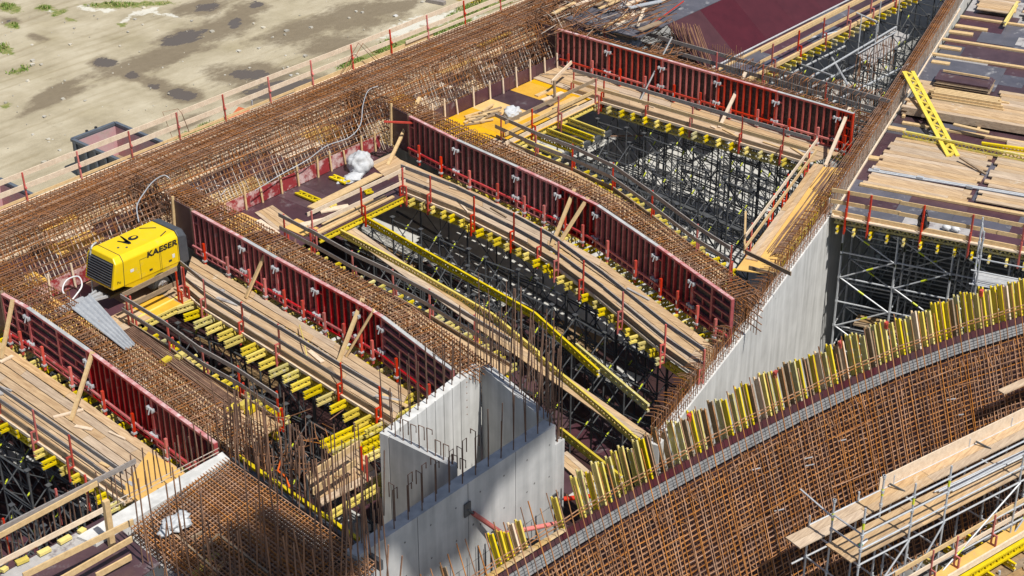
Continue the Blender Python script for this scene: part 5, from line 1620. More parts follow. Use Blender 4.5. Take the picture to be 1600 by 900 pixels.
wd = to.dimensions.x; to.scale = (1.3 / wd, .95, 1); to.location = (.10 - .3, YN - .006 + 5.8, -.135 - F)
fc2 = bpy.data.curves.new('lettering', 'FONT'); fc2.body = 'Po'; fc2.size = .15; fc2.extrude = .002; fc2.materials.append(MT['letter']); t2 = bpy.data.objects.new('lettering', fc2); col.objects.link(t2); t2.parent = cp; t2.rotation_euler = (math.pi / 2, 0, 0); t2.location = (-1.2 - .3, YN - .006 + 5.8, -.62 - F)
for o_ in (to, t2):
    bpy.context.view_layer.update()
    me = bpy.data.meshes.new_from_object(o_.evaluated_get(bpy.context.evaluated_depsgraph_get()))
    n_ = bpy.data.objects.new('lettering', me); col.objects.link(n_); n_.parent = cp
    n_.location, n_.rotation_euler, n_.scale = o_.location, o_.rotation_euler, o_.scale
    bpy.data.objects.remove(o_)
m = M()
for pts in (((183, 377.5), (205, 380), (204, 378), (189, 368.5), (188, 370), (196, 377)), ((186, 367), (205, 380.5), (201, 381.5), (183, 377), (184, 376), (196, 378))):
    m.prism([P(a, b, .3) for a, b in pts], .298, .302)
cc = P(208, 371.5, .3)
m.prism([cc + Vector((.19 * math.cos(t / 20 * 6.283), .15 * math.sin(t / 20 * 6.283), 0)) for t in range(20)], .297, .3005)
m.build('arrow_emblem', 'letter', cp)
m = M(); m.prism([cc + Vector((.04 + .1 * math.cos(t / 16 * 6.283), .02 + .06 * math.sin(t / 16 * 6.283), 0)) for t in range(16)], .3, .3035); m.build('emblem_dot', 'machine', cp)
for x, y in ((-.55, -5.9), (-.35, -6.1)):
    m = M(); m.cyl((x, y, .28), (x, y, .31), .04, 10); m.build('roof_cap', 'grey_plastic', cp)
for a, b in (((.9, YN + .2, .3), (1.25, YN + .35, .3)), ((.8, YF - .3, .3), (1.2, YF - .7, .3))):
    m = M(); m.beam(a, b, .03, .02, 0); m.build('roof_strip', 'black', cp)

for x0_, x1_ in ((-.2, .62), (.68, 1.4)):
    for a, b in (((x0_, -.7), (x0_, .02)), ((x1_, -.7), (x1_, .02)), ((x0_, .02), (x1_, .02))):
        if a[1] > -.1 and x0_ < 0: pass
        m = M(); m.beam((a[0], YN - .002, a[1] - .12), (b[0], YN - .002, b[1] - .12), .006, .012, 0, up=(1, 0, 0) if a[0] == b[0] else None); m.build('door_seam', 'black', cp)
    m = M(); m.box(((x0_ + x1_) / 2, YN - .012, -.62), (.12, .02, .05)); m.build('latch', 'black', cp)
m = M(); m.box((-.55, YN - .004, -.35), (.14, .006, .1)); m.build('decal', 'film', cp)
m = M(); m.box((1.2, YN - .004, -.5), (.1, .006, .14)); m.build('decal', 'film', cp)

# ------------------------------------------------------------------ hoses, sheet, bags
def hose(label, pts, mt='film', r=.02, name='hose'):
    v = [P(a, b, z) for a, b, z in pts]
    q = []
    for i in range(len(v) - 1):
        p0, p1, p2, p3 = v[max(i - 1, 0)], v[i], v[i + 1], v[min(i + 2, len(v) - 1)]
        for k in range(6):
            t = k / 6; q.append(.5 * ((2 * p1) + (p2 - p0) * t + (2 * p0 - 5 * p1 + 4 * p2 - p3) * t * t + (3 * p1 - p0 - 3 * p2 + p3) * t ** 3))
    q.append(v[-1]); m = M(); m.path(q, r, 6); return tag(m.build(name, mt, None, True), label, 'hose')


hose('white hose rising from the compressor roof over the rib cage end', [(217, 347, .3), (214, 322, .5), (226, 300, .5), (240, 283, .4), (256, 274, .2), (266, 280, .05)], 'galv', .024)
hose('grey hose hanging down the louvred front of the compressor', [(150, 379, .36), (143, 386, .33), (141, 405, -.1), (143, 430, -.7), (145, 458, -1.3)], 'galv', .035)
hose('long pale cable winding down the face of the edge cage', [(398, 298, -.9), (440, 272, -.8), (480, 250, -.6), (510, 228, -.5), (545, 215, -.5), (563, 195, -.3), (567, 165, .05), (575, 142, .1), (590, 135, .05)], 'galv', .018)
hose('white hose coil lying by the compressor drawbar', [(112, 470, -1.5), (98, 455, -1.4), (104, 438, -1.2), (122, 432, -1.1), (128, 446, -1.2), (118, 462, -1.4), (104, 478, -1.5)], 'film', .03)
hose('pale cable looping on the mesh above the smeared red boards', [(302, 290, -.8), (315, 296, -.9), (340, 290, -.9), (352, 296, -1.0), (345, 305, -1.1)], 'galv', .016)
hose('yellow cord hanging over the plank walkway before the core', [(468, 508, F + .2), (474, 530, F + .3), (480, 558, F + .05), (490, 586, F - .6)], 'yellow', .02)
c4 = [P(112, 482, .12), P(141, 459, .12), P(212, 538, .12), P(195, 547, .12)]
m = M(); n = 36
for i in range(n):
    a, b = i / n, (i + 1) / n
    za, zb_ = .03 * math.sin(a * n / 4 * math.pi * 1.0), .03 * math.sin(b * n / 4 * math.pi)
    A0, A1 = lerp(c4[0], c4[1], a), lerp(c4[3], c4[2], a); B0_, B1_ = lerp(c4[0], c4[1], b), lerp(c4[3], c4[2], b)
    m.hexa([A0 + UPZ * za, B0_ + UPZ * zb_, B0_ + UPZ * (zb_ + .008), A0 + UPZ * (za + .008), A1 + UPZ * za, B1_ + UPZ * zb_, B1_ + UPZ * (zb_ + .008), A1 + UPZ * (za + .008)])
tag(m.build('corrugated_sheet', 'galv'), 'grey corrugated metal sheet lying across the nearest rib cage', 'metal sheet')
lump('big_bag', P(563, 266, F), (.52, .45, .48), 'sack', 'large white bulk bag standing on the maroon deck', 'bag', 1, .3)
lump('plastic_sheet', P(548, 280, F), (.5, .28, .1), 'sack', 'flat white plastic lying in front of the large white bulk bag', 'plastic sheet', 8, .5)
lump('big_bag', P(800, 184, F), (.42, .34, .3), 'sack', 'smaller white bag lying on the amber deck', 'bag', 4, .4)
lump('big_bag', P(990, 76, F + .55), (.45, .32, .25), 'sack', 'white bag behind the bright red back wall', 'bag', 9, .4)

# ------------------------------------------------------------------ timber props on the walls
PROPS = [((1124, 199), (1165, 113), 'pale timber prop on the bright red back wall, middle of its length', 'wood_pale'), ((1290, 258), (1328, 168), 'pale timber prop at the right end of the bright red back wall', 'wood_pale'),
         ((606, 258), (656, 152), 'golden timber prop at the start of the kinked wall, by the bulk bag', 'wood_gold'), ((862, 384), (898, 295), 'upper of the two timber props at the bend of the kinked wall', 'wood_gold'), ((866, 392), (919, 308), 'lower of the two timber props at the bend of the kinked wall', 'wood_gold'),
         ((384, 465), (420, 384), 'single timber prop on the wall just right of the compressor', 'wood_gold'), ((528, 568), (567, 466), 'upper of the paired timber props at the bend of the wall before the core', 'wood_gold'), ((541, 556), (584, 484), 'lower of the paired timber props at the bend of the wall before the core', 'wood_gold'),
         ((2, 560), (20, 468), 'golden timber prop at the left picture edge', 'wood_gold'), ((111, 657), (145, 549), 'golden timber prop standing on the broad plank deck', 'wood_gold')]
for a, b, lab, mt in PROPS:
    m = M(); m.beam(P(*a, F + .03), P(*b, .06), .13, .07, 0); tag(m.build('timber_prop', mt), lab, 'prop', 'timber props on the red walls')
m = M(); m.bar(P(998, 161, F), P(1050, 58, .5), .04, 7); tag(m.build('steel_prop', 'galv_mid'), 'thin grey steel tube leaning over the bright red back wall', 'prop')
t = thing('steel_bracket', 'bright red steel channel clamped across the start of the kinked wall', 'bracket', tuple(P(620, 190, -.2)))
for dz in (0, .14):
    m = M(); m.beam(P(600, 190, -.35 + dz), P(646, 192, -.35 + dz), .08, .06, 0); m.build('channel', 'red_lit', t)
tim((893, 97), (862, 128), .05, .15, F + .9, F + .6, 'wood_pale', 'pale board slanting down at the left end of the back walkway', 'board', 'board')
tim((866, 126), (868, 180), .1, .08, F + .8, F - .7, 'wood_brown', 'upright brown timber at the corner of the amber deck')
tim((842, 117), (930, 116), .12, .05, F + .06, F + .06, 'wood_brown', 'loose brown board lying on the back walkway', 'board', 'board')
tim((842, 214), (1010, 212), .05, .05, F - 1.5, F - 1.4, 'rust_brown', 'thin brown pole across the upper right bay', 'pole', 'pole')
tim((83, 652), (130, 640), .1, .05, F + .05, F + .05, 'wood_pale', 'pale batten at the foot of the prop on the broad deck', 'batten', 'batten')
tim((0, 566), (20, 556), .12, .05, F + .05, F + .05, 'wood_pale', 'pale batten on the broad deck at the left edge', 'batten', 'batten')
for i in range(16):
    a = rnd(0, 1); p0 = P(lerp(722, 762, a), lerp(182, 172, a) + rnd(0, 16), F + .05 + .03 * (i % 3)); m = M(); m.beam(p0, p0 + Vector((rnd(.6, 1.3), rnd(-.5, .3), 0)), .1, .05, 0)
    tag(m.build('offcut', random.choice(['wood_gold', 'wood_brown'])), 'timber offcut in the heap beside the amber deck', 'offcut', 'offcut heap at the amber deck')
for k, (a, b) in enumerate((((518, 275), (543, 285)), ((465, 300), (500, 315)), ((522, 322), (512, 318)), ((570, 300), (582, 298)))):
    m = M(); a3, b3 = P(*a, F + .09), P(*b, F + .09); d = (b3 - a3).normalized(); sx = Vector((-d.y, d.x, 0))
    for off in (-.12, .12): m.beam(a3 + sx * off, b3 + sx * off, .08, .06, 0)
    L = (b3 - a3).length; n = max(2, int(L / .15))
    for i in range(n): s_ = 1 if i % 2 else -1; m.beam(a3 + d * (L * i / n) + sx * .1 * s_, a3 + d * (L * (i + 1) / n) - sx * .1 * s_, .05, .03, 0)
    tag(m.build('lattice_girder', 'yellow'), 'yellow girder piece lying flat on the maroon deck', 'girder', 'girder pieces on the maroon deck')
tim((486, 325), (592, 272), .35, .05, F + .4, F + .12, 'wood_gold', 'broad golden board leaning over the maroon deck', 'board', 'board')
for i, (a, b) in enumerate((((402, 345), (432, 366)), ((500, 330), (545, 322)), ((470, 352), (540, 336)))):
    tim(a, b, .3, .05, F + .05, F + .06, 'wood_pale', ('pale boards on the left part of the maroon deck', 'pale board flat on the maroon deck behind the girder pieces', 'pale board at the shaft edge of the maroon deck')[i], 'board', 'board')
t = thing('plank_field', 'planks at the head of the rib cage beside the maroon deck', 'planks', tuple(P(410, 345)), 'plank strips')
deck_mesh(PL([(398, 334), (432, 362)]), PL([(426, 322), (462, 348)]), 5, z=F + .04, parent=t)
t = thing('plank_field', 'planks between the white bulk bag and the kinked wall', 'planks', tuple(P(620, 262)), 'plank strips')
deck_mesh(PL([(578, 256), (612, 240)]), PL([(606, 282), (640, 262)]), 6, z=F + .04, wood='wood_x', parent=t)
t = thing('rebar_bundle', 'long bundle of brown bars on the walkway beside the nearest rib cage', 'rebar bundle', tuple(P(300, 610)), 'bundles of loose bars')
for i in range(22):
    o = i * .022; m = M(); m.bar(P(190 + i * .9, 518 - i * .4, F + .07 + .02 * (i % 3)), P(352 + i * 1.2 + rnd(-5, 5), 640 - i * .6, F + .07 + .02 * (i % 3)), .017, 5); m.build('bar', 'rust_brown', t)
for px, py in ((252, 568), (276, 560), (356, 643), (375, 636), (385, 645)):
    m = M(); a = P(px, py, F + .12); m.beam(a, a + Vector((.4, .06, 0)), .2, .14, 0); tag(m.build('block', 'yellow'), 'yellow timber block beside the bar bundle on the narrow walkway', 'block', 'yellow blocks on the narrow walkway')

# ------------------------------------------------------------------ beyond the back wall
tag_m = M(); tag_m.prism([(26.6, -3.0), (75, -3.0), (75, -6.95), (26.9, -6.95)], -.05, 0.0); tag(tag_m.build('formwork_deck', 'slate'), 'slate grey plywood deck at the top of the picture', 'formwork deck')
m = M(); x = 29.0
while x < 75:
    L = 2.497; m.hexa([(x, -6.96, -.02), (x + L, -6.96, -.02), (x + L, -9.12, F), (x, -9.12, F), (x, -6.99, .0), (x + L, -6.99, .0), (x + L, -9.15, F + .02), (x, -9.15, F + .02)]); x += 2.5
tag(m.build('sloping_formwork', 'maroon_clean'), 'large smooth maroon sloping form face at the top of the picture', 'formwork')
m = M(); m.prism([(26.8, -6.9), (30.2, -6.9), (30.2, -9.1), (26.8, -9.1)], F - .04, F); tag(m.build('formwork_deck', 'maroon'), 'dark deck under the bar heap before the maroon slope', 'formwork deck')
sheets(30.2, 66, 9.15, 11.1, ['maroon', 'slate'], [3, 1], 'dark narrow deck with rails at the foot of the maroon slope', sx=2.5, sy=1.0)
for k, (y, z_, mt) in enumerate(((-9.45, .04, 'wood_gold'), (-9.2, .09, 'film'), (-11.12, .05, 'wood_gold'))):
    m = M(); m.beam((29, y, F + z_), (64, y - .0, F + z_), .12 if k != 1 else .03, .06 if k < 2 else .16, 0); tag(m.build('timber' if k != 1 else 'cable', mt), ('golden timber along the foot of the maroon slope', 'thin pale line along the foot of the maroon slope', 'golden edge board of the dark narrow deck')[k], 'timber' if k != 1 else 'cable')
ln = [Vector((30.5, -11.05, F)), Vector((60, -11.05, F))]
guardrail('golden guardrail on red posts beside the maroon slope', ln, [Vector((31.4 + 2.15 * k, -11.05, F)) for k in range(9)], [(1.02, .15, .035, 'wood_gold', -1), (.5, .15, .035, 'wood_gold', -1)], out=Vector((0, -1, 0)))
for k in range(34):
    m = M(); a = Vector((30.4 + .5 * k, -10.6, F - .08)); gt(m, a, a + Vector((rnd(-.05, .05), -rnd(.75, .9), 0))); tag(m.build('lattice_girder', ['yellow' if k % 4 else 'yellow_old', 'end']), 'yellow girder end under the dark narrow deck at the maroon slope', 'girder', 'girders under the dark narrow deck')
for k, (u, p) in enumerate([(u, p) for u in (28.4, 31.2, 34, 36.8, 40, 43.5, 47) for p in (11.6, 14.2)]):
    if p > inner_p(u) - 1.8: continue
    o = copy_tree(proto); o.location = (u, -p - .75, FLR); o.rotation_euler.z = rnd(-.05, .05)
    tag(o, 'dark steel shoring tower beyond the bright red back wall', None, 'shoring towers beyond the back wall')
for k, (a, b, z_) in enumerate((((1205, 130), (1320, 72), -2.6), ((1240, 150), (1360, 90), -3.0), ((1268, 120), (1400, 42), -2.4), ((1300, 90), (1326, 135), -2.6), ((1250, 100), (1300, 118), -2.6), ((1262, 60), (1308, 50), -1.6), ((1338, 20), (1370, 34), -1.2), ((1300, 160), (1420, 100), -3.4))):
    m = M(); m.bar(P(*a, z_), P(*b, z_ + (.8 if k in (3, 4) else 0)), .05, 6); tag(m.build('steel_tube', 'galv'), 'grey scaffold tube in the dark gap beyond the back wall', 'tube', 'tubes in the gap beyond the back wall')
gp = thing('work_platform', 'grey metal platform hanging in the dark gap near the bar lattice', 'platform', tuple(P(1375, 75, -3)))
m = M(); m.prism(PL([(1336, 86), (1398, 46), (1420, 56), (1362, 101)], -3), -3.06, -3.0); m.build('deck_plate', 'dusty', gp)
for a, b in (((1362, 101), (1420, 56)), ((1336, 86), (1362, 101))):
    m = M(); m.beam(P(*a, -3.1), P(*b, -3.1), .05, .18, 0); m.build('edge_beam', 'galv', gp)
for px, py in ((1340, 84), (1364, 98), (1400, 50), (1370, 60)):
    b = P(px, py, -3); m = M(); m.bar(b - UPZ * 2.5, b + UPZ * 1.9, .035, 6); m.build('standard', 'galv', gp)
m = M(); m.bar(P(1340, 84, -2), P(1400, 50, -2), .028, 6); m.bar(P(1340, 84, -1.2), P(1400, 50, -1.2), .028, 6); m.build('rail', 'galv', gp)
t = thing('rebar_bundle', 'rusty bars standing upright around the grey metal platform', 'rebar bundle', tuple(P(1350, 120, -3)), 'bundles of loose bars')
for i in range(26):
    b = P(1332 + i * 2.6 + rnd(-3, 3), 138 - i * 1.4 + rnd(-6, 6), -3.6); m = M(); m.bar(b, b + Vector((rnd(-.25, .25), rnd(-.25, .25), rnd(1.2, 1.9))), .016, 5); m.build('bar', 'rust', t)
ln = [P(914, 62, F), P(1040, 98, F), P(1240, 155, F), P(1388, 198, F)]
guardrail('long grey guardrail standing behind the bright red back wall', ln, [P(944, 72, F), P(998, 88, F), P(1118, 122, F), P(1190, 142, F), P(1288, 170, F)], [(1.12, .17, .035, 'wood_grey', -1), (.62, .17, .035, 'wood_grey', -1)], out=Vector((.98, .1, 0)).normalized(), top=1.2)
t = thing('rebar_bundle', 'fan of leaning rusty bars before the maroon slope', 'rebar bundle', tuple(P(1090, 110)), 'bundles of loose bars')
for i in range(34):
    f = i / 33; m = M(); m.bar(P(lerp(1058, 1118, f) + rnd(-4, 4), lerp(98, 118, f), F), P(lerp(1044, 1092, f) + rnd(-3, 3), lerp(34, 42, f) + rnd(-4, 6), .1), .016, 5); m.build('bar', 'rust', t)
for i in range(16):
    f = i / 15; b = P(lerp(1105, 1160, f), lerp(92, 98, f), F); m = M(); m.bar(b, b + UPZ * rnd(.5, .85), .014, 5); m.build('bar', 'rust', t)
hp = M()
for i in range(120):
    c = P(rnd(1000, 1060), rnd(52, 92), F + rnd(.3, 1.0)); hp.bar(c, c + Vector((rnd(-1.4, 1.4), rnd(-.5, .5), rnd(-.1, .1))), .014, 4)
for i in range(70):
    c = P(rnd(1120, 1400), 0, F); c = P(1130 + i * 3.7, 118 + i * .95 + rnd(-10, 6), F + .5); w_ = rnd(.3, .5); hp.path([c, c + UPZ * .7, c + UPZ * .72 + Vector((w_, .05, 0)), c + Vector((w_, .05, 0))], .014)
tag(hp.build('rebar_heap', 'rust'), 'heaps of bent rusty bars lying behind the bright red back wall', 'rebar heap', kind='stuff')
hp = M()
for i in range(170):
    x, y = rnd(25.5, 36), rnd(-3.2, -.3); L = rnd(2, 5); hp.bar((x, y, rnd(.0, .35)), (x + L, y + rnd(-.5, .5), rnd(.0, .35)), .014, 4, random.choices([0, 1, 2], [6, 2, 1])[0])
tag(hp.build('rebar_heap', ['rust', 'rust_dark', 'bar_white']), 'long bars heaped at the far end of the edge cage', 'rebar heap', kind='stuff')
for k in range(16):
    x, y = rnd(28, 36), rnd(-5.5, -.6); m = M(); m.beam((x, y, .1 + .03 * k), (x + rnd(1.5, 4), y + rnd(-.6, .6), .1 + .03 * k), rnd(.12, .3), .06, 0); tag(m.build('board', random.choice(['wood_gold', 'wood_brown', 'galv', 'wood_pale'])), 'loose board in the jumble at the top centre of the picture', 'board', 'jumble at the top centre')
m = M(); m.bar(P(1005, 48, .1), P(1068, 2, .3), .03, 6); tag(m.build('steel_tube', 'red_lit'), 'thin red tube lying on the slate deck', 'tube')
m = M(); m.beam(P(1008, 50, F + 1), P(1032, 40, F + 1), .5, .06, 0); tag(m.build('metal_plate', 'galv'), 'grey metal plate among the bars before the slate deck', 'metal sheet')

# ------------------------------------------------------------------ outside: skips and small things on the dirt
def skip(label):
    t = thing('skip_container', label, 'skip', (9.65, 5.6, GND), 'skips on the dirt yard')
    x0, x1, y0, y1, z0, z1 = 9.65, 12.04, 5.6, 11.22, GND + .12, -4.3
    th = .06
    def wall_(a, b, nm='side_wall'):
        m = M(); m.hexa([(a[0], a[1], z0), (b[0], a[1], z0), (b[0], b[1], z0), (a[0], b[1], z0), (a[0], a[1], z1), (b[0], a[1], z1), (b[0], b[1], z1), (a[0], b[1], z1)], 0); return m.build(nm, 'skip', t)
    wall_((x0, y0), (x0 + th, y1)); wall_((x1 - th, y0), (x1, y1)); wall_((x0 + th, y0), (x1 - th, y0 + th), 'end_wall'); wall_((x0 + th, y1 - th), (x1 - th, y1), 'end_wall')
    m = M(); m.prism([(x0 + th, y0 + th), (x1 - th, y0 + th), (x1 - th, y1 - th), (x0 + th, y1 - th)], z0 - .02, z0 + .05); m.build('floor_plate', 'wood_brown', t)
    m = M()
    for a, b in (((x0 + th + .004, y1 - th - .012), (x1 - th - .004, y1 - th - .004)), ((x1 - th - .012, y0 + th), (x1 - th - .004, y1 - th - .014))): m.prism([(a[0], a[1]), (b[0], a[1]), (b[0], b[1]), (a[0], b[1])], z0 + .06, z1 - .12)
    m.build('lining', 'skip_in', t)
    m = M()
    for a, b in (((x0, y0), (x0, y1)), ((x1, y0), (x1, y1)), ((x0, y0), (x1, y0)), ((x0, y1), (x1, y1))): m.beam((a[0], a[1], z1), (b[0], b[1], z1), .16, .12, 0)
    m.build('rim', 'skip', t)
    m = M()
    for k in range(8): m.beam((x0 - .05, y0 + .3 + .72 * k, z0), (x0 - .05, y0 + .3 + .72 * k, z1 - .05), .1, .12, 0, up=(0, 1, 0))
    m.build('stiffener', 'skip', t)
    for k in range(2): m = M(); m.beam((x0 + .9 + .5 * k, y1 + .1, z1 - .1), (x0 + .9 + .5 * k, y1 + .1, z1 + .12), .1, .1, 0); m.build('hook', 'black', t)
    return t


s1 = skip('blue-grey open steel skip with a reddish washed inside on the dirt yard')
s2 = copy_tree(s1); s2.location = (9.65 - 6.86, 5.6 - 1.0, GND); s2['label'] = 'blue-grey skip cut by the left picture edge behind the guardrail'
c = P(386, 190, GND + .0)
t = thing('orange_hutch', 'small orange gabled hutch on the grass strip behind the guardrail', 'hutch', (20.2, 2.4, GND))
c = P(388, 178, -2.2)
m = M(); a = Vector((c.x, c.y, c.z)); m.hexa([a + Vector(v) for v in ((-1.1, -.6, -.5), (0, -.6, .12), (0, .6, .12), (-1.1, .6, -.5), (-1.1, -.6, -.45), (0, -.6, .17), (0, .6, .17), (-1.1, .6, -.45))]); m.hexa([a + Vector(v) for v in ((0, -.6, .12), (1.1, -.6, -.5), (1.1, .6, -.5), (0, .6, .12), (0, -.6, .17), (1.1, -.6, -.45), (1.1, .6, -.45), (0, .6, .17))]); m.build('roof', 'orange', t)
m = M(); m.box((c.x, c.y, (c.z + GND) / 2 - .25), (1.9, 1.0, c.z - GND - .55)); m.build('body', 'orange', t)
m = M(); m.beam((c.x, c.y - .3, c.z), (c.x, c.y - .3, c.z + .7), .05, .05, 0); m.build('pole', 'galv', t)
for k in range(5):
    a = P(738 + 4.5 * k, 7, GND); m = M(); gt(m, a + UPZ * .9, a + UPZ * .9 + Vector((.1, 1.6, 0)), h=.3, w=.14); m.beam(a + Vector((.05, .8, 0)), a + Vector((.05, .8, .6)), .3, .8, 0, up=(0, 1, 0)); tag(m.build('lattice_girder', ['yellow', 'end']), 'yellow girder in the small pile on the grass beyond the guardrail', 'girder', 'yellow pile on the grass')
m = M(); m.beam(P(667, 0, GND + .12), P(695, 5, GND + .12), .3, .2, 0); tag(m.build('timber', 'wood_grey'), 'grey timber lying on the dirt at the top edge', 'timber')

# ------------------------------------------------------------------ unseen crane added to shade the core; its deck is outlined to fit that shadow
tc = thing('added_shade_crane', 'yellow tower crane added out of view to shade the concrete core', 'crane', (-20, -62, PIT))
m = M()
for x in (-20.8, -19.2):
    for y in (-62.8, -61.2): m.beam((x, y, PIT), (x, y, 39), .14, .14, 0)
for k in range(30):
    z = PIT + 1.6 * k; s_ = 1 if k % 2 else -1
    for y in (-62.8, -61.2): m.beam((-20 - .8 * s_, y, z), (-20 + .8 * s_, y, z + 1.6), .07, .07, 0)
    for x in (-20.8, -19.2): m.beam((x, -62 - .8 * s_, z), (x, -62 + .8 * s_, z + 1.6), .07, .07, 0)
m.build('added_crane_mast', 'yellow', tc)
ZJ = 39.0; cy = -22.9 - .593 * ZJ
m = M()
for y in (cy - .4, cy + .3): m.beam((-22, y, ZJ), (-2, y, ZJ), .16, .2, 0)
m.build('added_crane_jib_chord', 'yellow', tc)
m = M(); m.prism([(-14, cy + .5), (-1.6, cy + .5), (-1.6, cy - .5), (-5.2, cy - 1.1), (-6.6, cy - 2.0), (-8.6, cy - 2.0), (-9.2, cy - .9), (-14, cy - .9)][::-1], ZJ + .2, ZJ + .28); m.build('shade_deck', 'galv', tc)
m = M(); m.beam((-20, -62, ZJ), (-20, cy, ZJ), 1.2, .5, 0); m.build('added_crane_slewing_frame', 'yellow', tc)
for k in range(4):  # blocks placed to shade the slab beside the core
    m = M(); m.box((-13.6 + .9 * k, cy + .3, ZJ + 1.3), (.7, 2.6, 2.2)); m.build('shade_block', 'conc', tc)

# ------------------------------------------------------------------ stones and grass on the dirt yard
m = M()
for i in range(260):
    px, py = rnd(-20, 820), rnd(-10, 300)
    if py > 300 - px * .38: continue
    c = P(px, py, GND + .02); r_ = .025 + .09 * random.random() ** 3
    m.hexa([c + Vector((rnd(.6, 1.2) * r_ * a, rnd(.6, 1.2) * r_ * b, d)) for d in (-.02, r_ * rnd(.5, .9)) for a, b in ((-1, -1), (1, -1), (1, 1), (-1, 1))], 0 if i % 40 else 1)
tag(m.build('gravel', ['stone', 'conc_white']), 'scattered stones on the dirt yard', 'gravel', kind='stuff')
m = M()
for cx, cy_, rx, ry, an in GRS:
    if rx < 14: continue
    if cx < 260 and cy_ < 60: rx, ry = rx * .55, ry * .55
    for i in range(int(rx * ry * .9)):
        t = rnd(0, 6.28); q = math.sqrt(random.random()); a, b = q * rx * math.cos(t), q * ry * math.sin(t); an_ = R(an)
        px, py = cx + a * math.cos(an_) - b * math.sin(an_), cy_ + a * math.sin(an_) + b * math.cos(an_)
        c = P(px, py, GND + .02)
        if c.y < .5 or noise.noise((c.x * .9, c.y * .9, 0)) < -.05: continue
        for k in range(3):
            h = rnd(.06, .2); o = Vector((rnd(-.12, .12), rnd(-.12, .12), 0)); v = c + o; k0 = len(m.v); w_ = rnd(.02, .05); t2_ = rnd(0, 3.14); e = Vector((math.cos(t2_), math.sin(t2_), 0)) * w_
            m.v += [tuple(v - e), tuple(v + e), tuple(v + Vector((rnd(-.12, .12), rnd(-.12, .12), h)))]; m.f.append((k0, k0 + 1, k0 + 2)); m.m.append(0 if random.random() < .7 else 1)
tag(m.build('grass', ['grass_a', 'grass_b']), 'tufts of grass along the foot of the building and in the dirt yard', 'grass', kind='stuff')

m = M(); m.prism([P(188, 768, F + .03), P(232, 706, F + .03), P(284, 736, F + .03), P(300, 760, F + .03), P(240, 800, F + .03)], F + .02, F + .045)
tag(m.build('plywood_sheet', 'amber'), 'amber plywood sheets at the end of the broad deck by the white wall', 'plywood sheet')

for key in ('W0', 'W1', 'W2', 'W3'):
    wv = WALK[key]
    for i in range(7):
        t_ = rnd(.05, .95); a = lerp(sample(wv['fr'], t_)[0], sample(wv['bk'], t_)[0], rnd(.25, .9)); dd = sample(wv['fr'], t_)[1]
        ang = rnd(-.5, .5); v = Vector((dd.x * math.cos(ang) - dd.y * math.sin(ang), dd.x * math.sin(ang) + dd.y * math.cos(ang), 0)) * rnd(.25, 1.1)
        m = M(); m.beam(a + UPZ * .04, a + v + UPZ * .045, rnd(.06, .16), .04, 0)
        tag(m.build('offcut', random.choice(['wood_gold', 'wood_pale', 'wood_brown', 'dusty'])), 'loose offcut lying on the ' + wv['lab'], 'offcut', 'offcuts on the ' + wv['lab'])
m = M()
for i in range(160):
    x = rnd(-8, 29); y = rnd(-3.3, -.3); z = rnd(-.5, .12) if y > -2.4 else rnd(-1.4, .1)
    c = Vector((x, y, z)); v = Vector((rnd(-1, 1), rnd(-.5, .5), rnd(-.2, .25)))
    m.path([c, c + v * .5 + UPZ * rnd(-.1, .2), c + v + UPZ * rnd(-.15, .15), c + v * 1.1 - UPZ * rnd(0, .3)], .014)
t_ = tag(m.build('tangled_bar_layer', 'rust', cage), kind='stuff')
for key, wdt in (('W1', .98), ('W2', 1.05), ('W3', 1.25)):
    m = M()
    for i in range(90):
        tt = rnd(0, 1); p_, d_ = sample(RIB[key], tt); q_ = -perp_out(d_)
        c = p_ + q_ * rnd(.1, wdt) + UPZ * rnd(-.1, .06); v = d_ * rnd(-.5, .5) + q_ * rnd(-.25, .25)
        m.path([c, c + v * .4 + UPZ * rnd(.0, .14), c + v, c + v - UPZ * .25], .012)
    gg = [o for o in bpy.data.objects if o.name.startswith('rib_rebar_cage') and (o.location - RIB[key][0]).length < 1.0]
    if gg: tag(m.build('tangled_bar_layer', 'rust', gg[0]), kind='stuff')

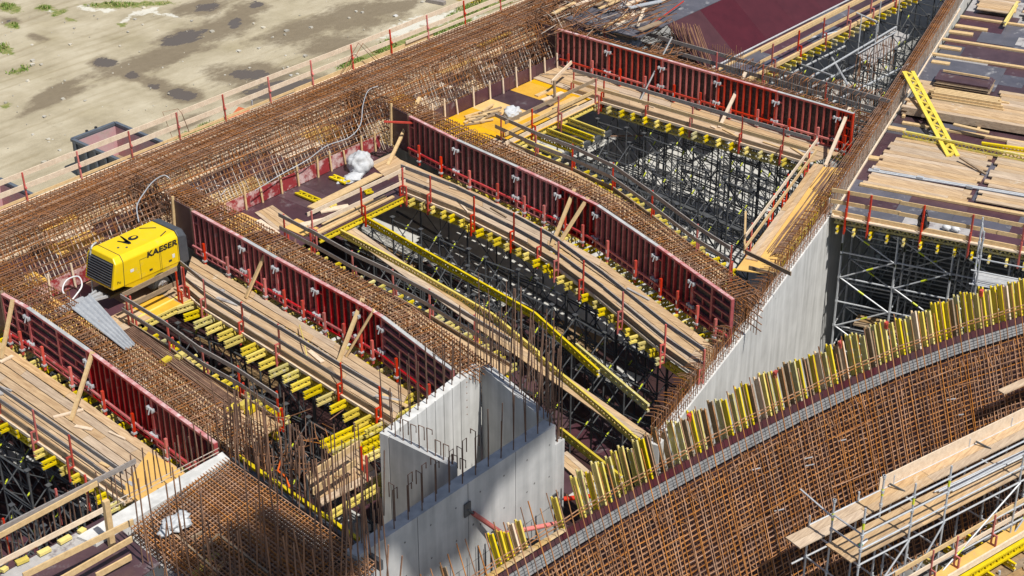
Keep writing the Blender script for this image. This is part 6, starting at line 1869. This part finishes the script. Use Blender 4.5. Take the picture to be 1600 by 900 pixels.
m = M(); rect(m, 5.1, 6.4, 4.0, 5.6, F + .006, F + .02); tag(m.build('plywood_sheet', 'amber'), 'amber sheet on the maroon deck beside the smeared red boards', 'plywood sheet')
m = M(); rect(m, 6.6, 7.4, 5.9, 7.2, F + .006, F + .02); tag(m.build('plywood_sheet', 'amber'), 'small amber sheet at the shaft edge of the maroon deck', 'plywood sheet')

# bars and boards lying about on the near part of the slate deck
hp = M()
for i in range(150):
    c = P(rnd(845, 1010), rnd(0, 58), .08 + rnd(0, .35)); a = rnd(-.5, .5) + (1.3 if i % 3 == 0 else 0); L = rnd(.8, 2.4)
    if c.y > -.3: continue
    hp.bar(c, c + Vector((L * math.cos(a), L * math.sin(a), rnd(-.05, .2))), .016, 4, random.choices([0, 1, 2], [6, 2, 1])[0])
tag(hp.build('rebar_heap', ['rust', 'rust_dark', 'bar_white']), 'bars strewn over the left part of the slate deck', 'rebar heap', kind='stuff')
for k in range(12):
    c = P(rnd(860, 1000), rnd(4, 50), .06 + .03 * k); a = rnd(-.4, .6); L = rnd(1.2, 3)
    m = M(); m.beam(c, c + Vector((L * math.cos(a), L * math.sin(a), 0)), rnd(.12, .3), .05, 0); tag(m.build('board', random.choice(['wood_gold', 'wood_brown', 'wood_pale', 'galv'])), 'loose board among the bars on the slate deck', 'board', 'boards on the slate deck')

t = thing('plank_field', 'planks laid at the left end of the bright red back wall above the amber deck', 'planks', tuple(P(860, 120)), 'plank strips')
deck_mesh(PL([(816, 118), (893, 144)]), PL([(861, 95), (900, 112)]), 5, z=F + .05, parent=t)
for k in range(3):
    m = M(); a = P(806 + 18 * k, 128 + 5 * k, F - .02); gt(m, a, a + Vector((.9, -.1, 0))); tag(m.build('lattice_girder', ['yellow', 'end']), 'yellow girder tip under the planks left of the amber deck', 'girder', 'girder tips left of the amber deck')
for k in range(5):
    m = M(); a = P(838 + 9 * k, 150 + 7 * k, F + .03 + .02 * k); m.beam(a, a + Vector((rnd(.9, 1.4), rnd(-.3, .2), 0)), .2, .06, 0); tag(m.build('board', random.choice(['wood_brown', 'wood_gold', 'wood_pale'])), 'short board stacked at the corner of the amber deck', 'board', 'boards at the corner of the amber deck')
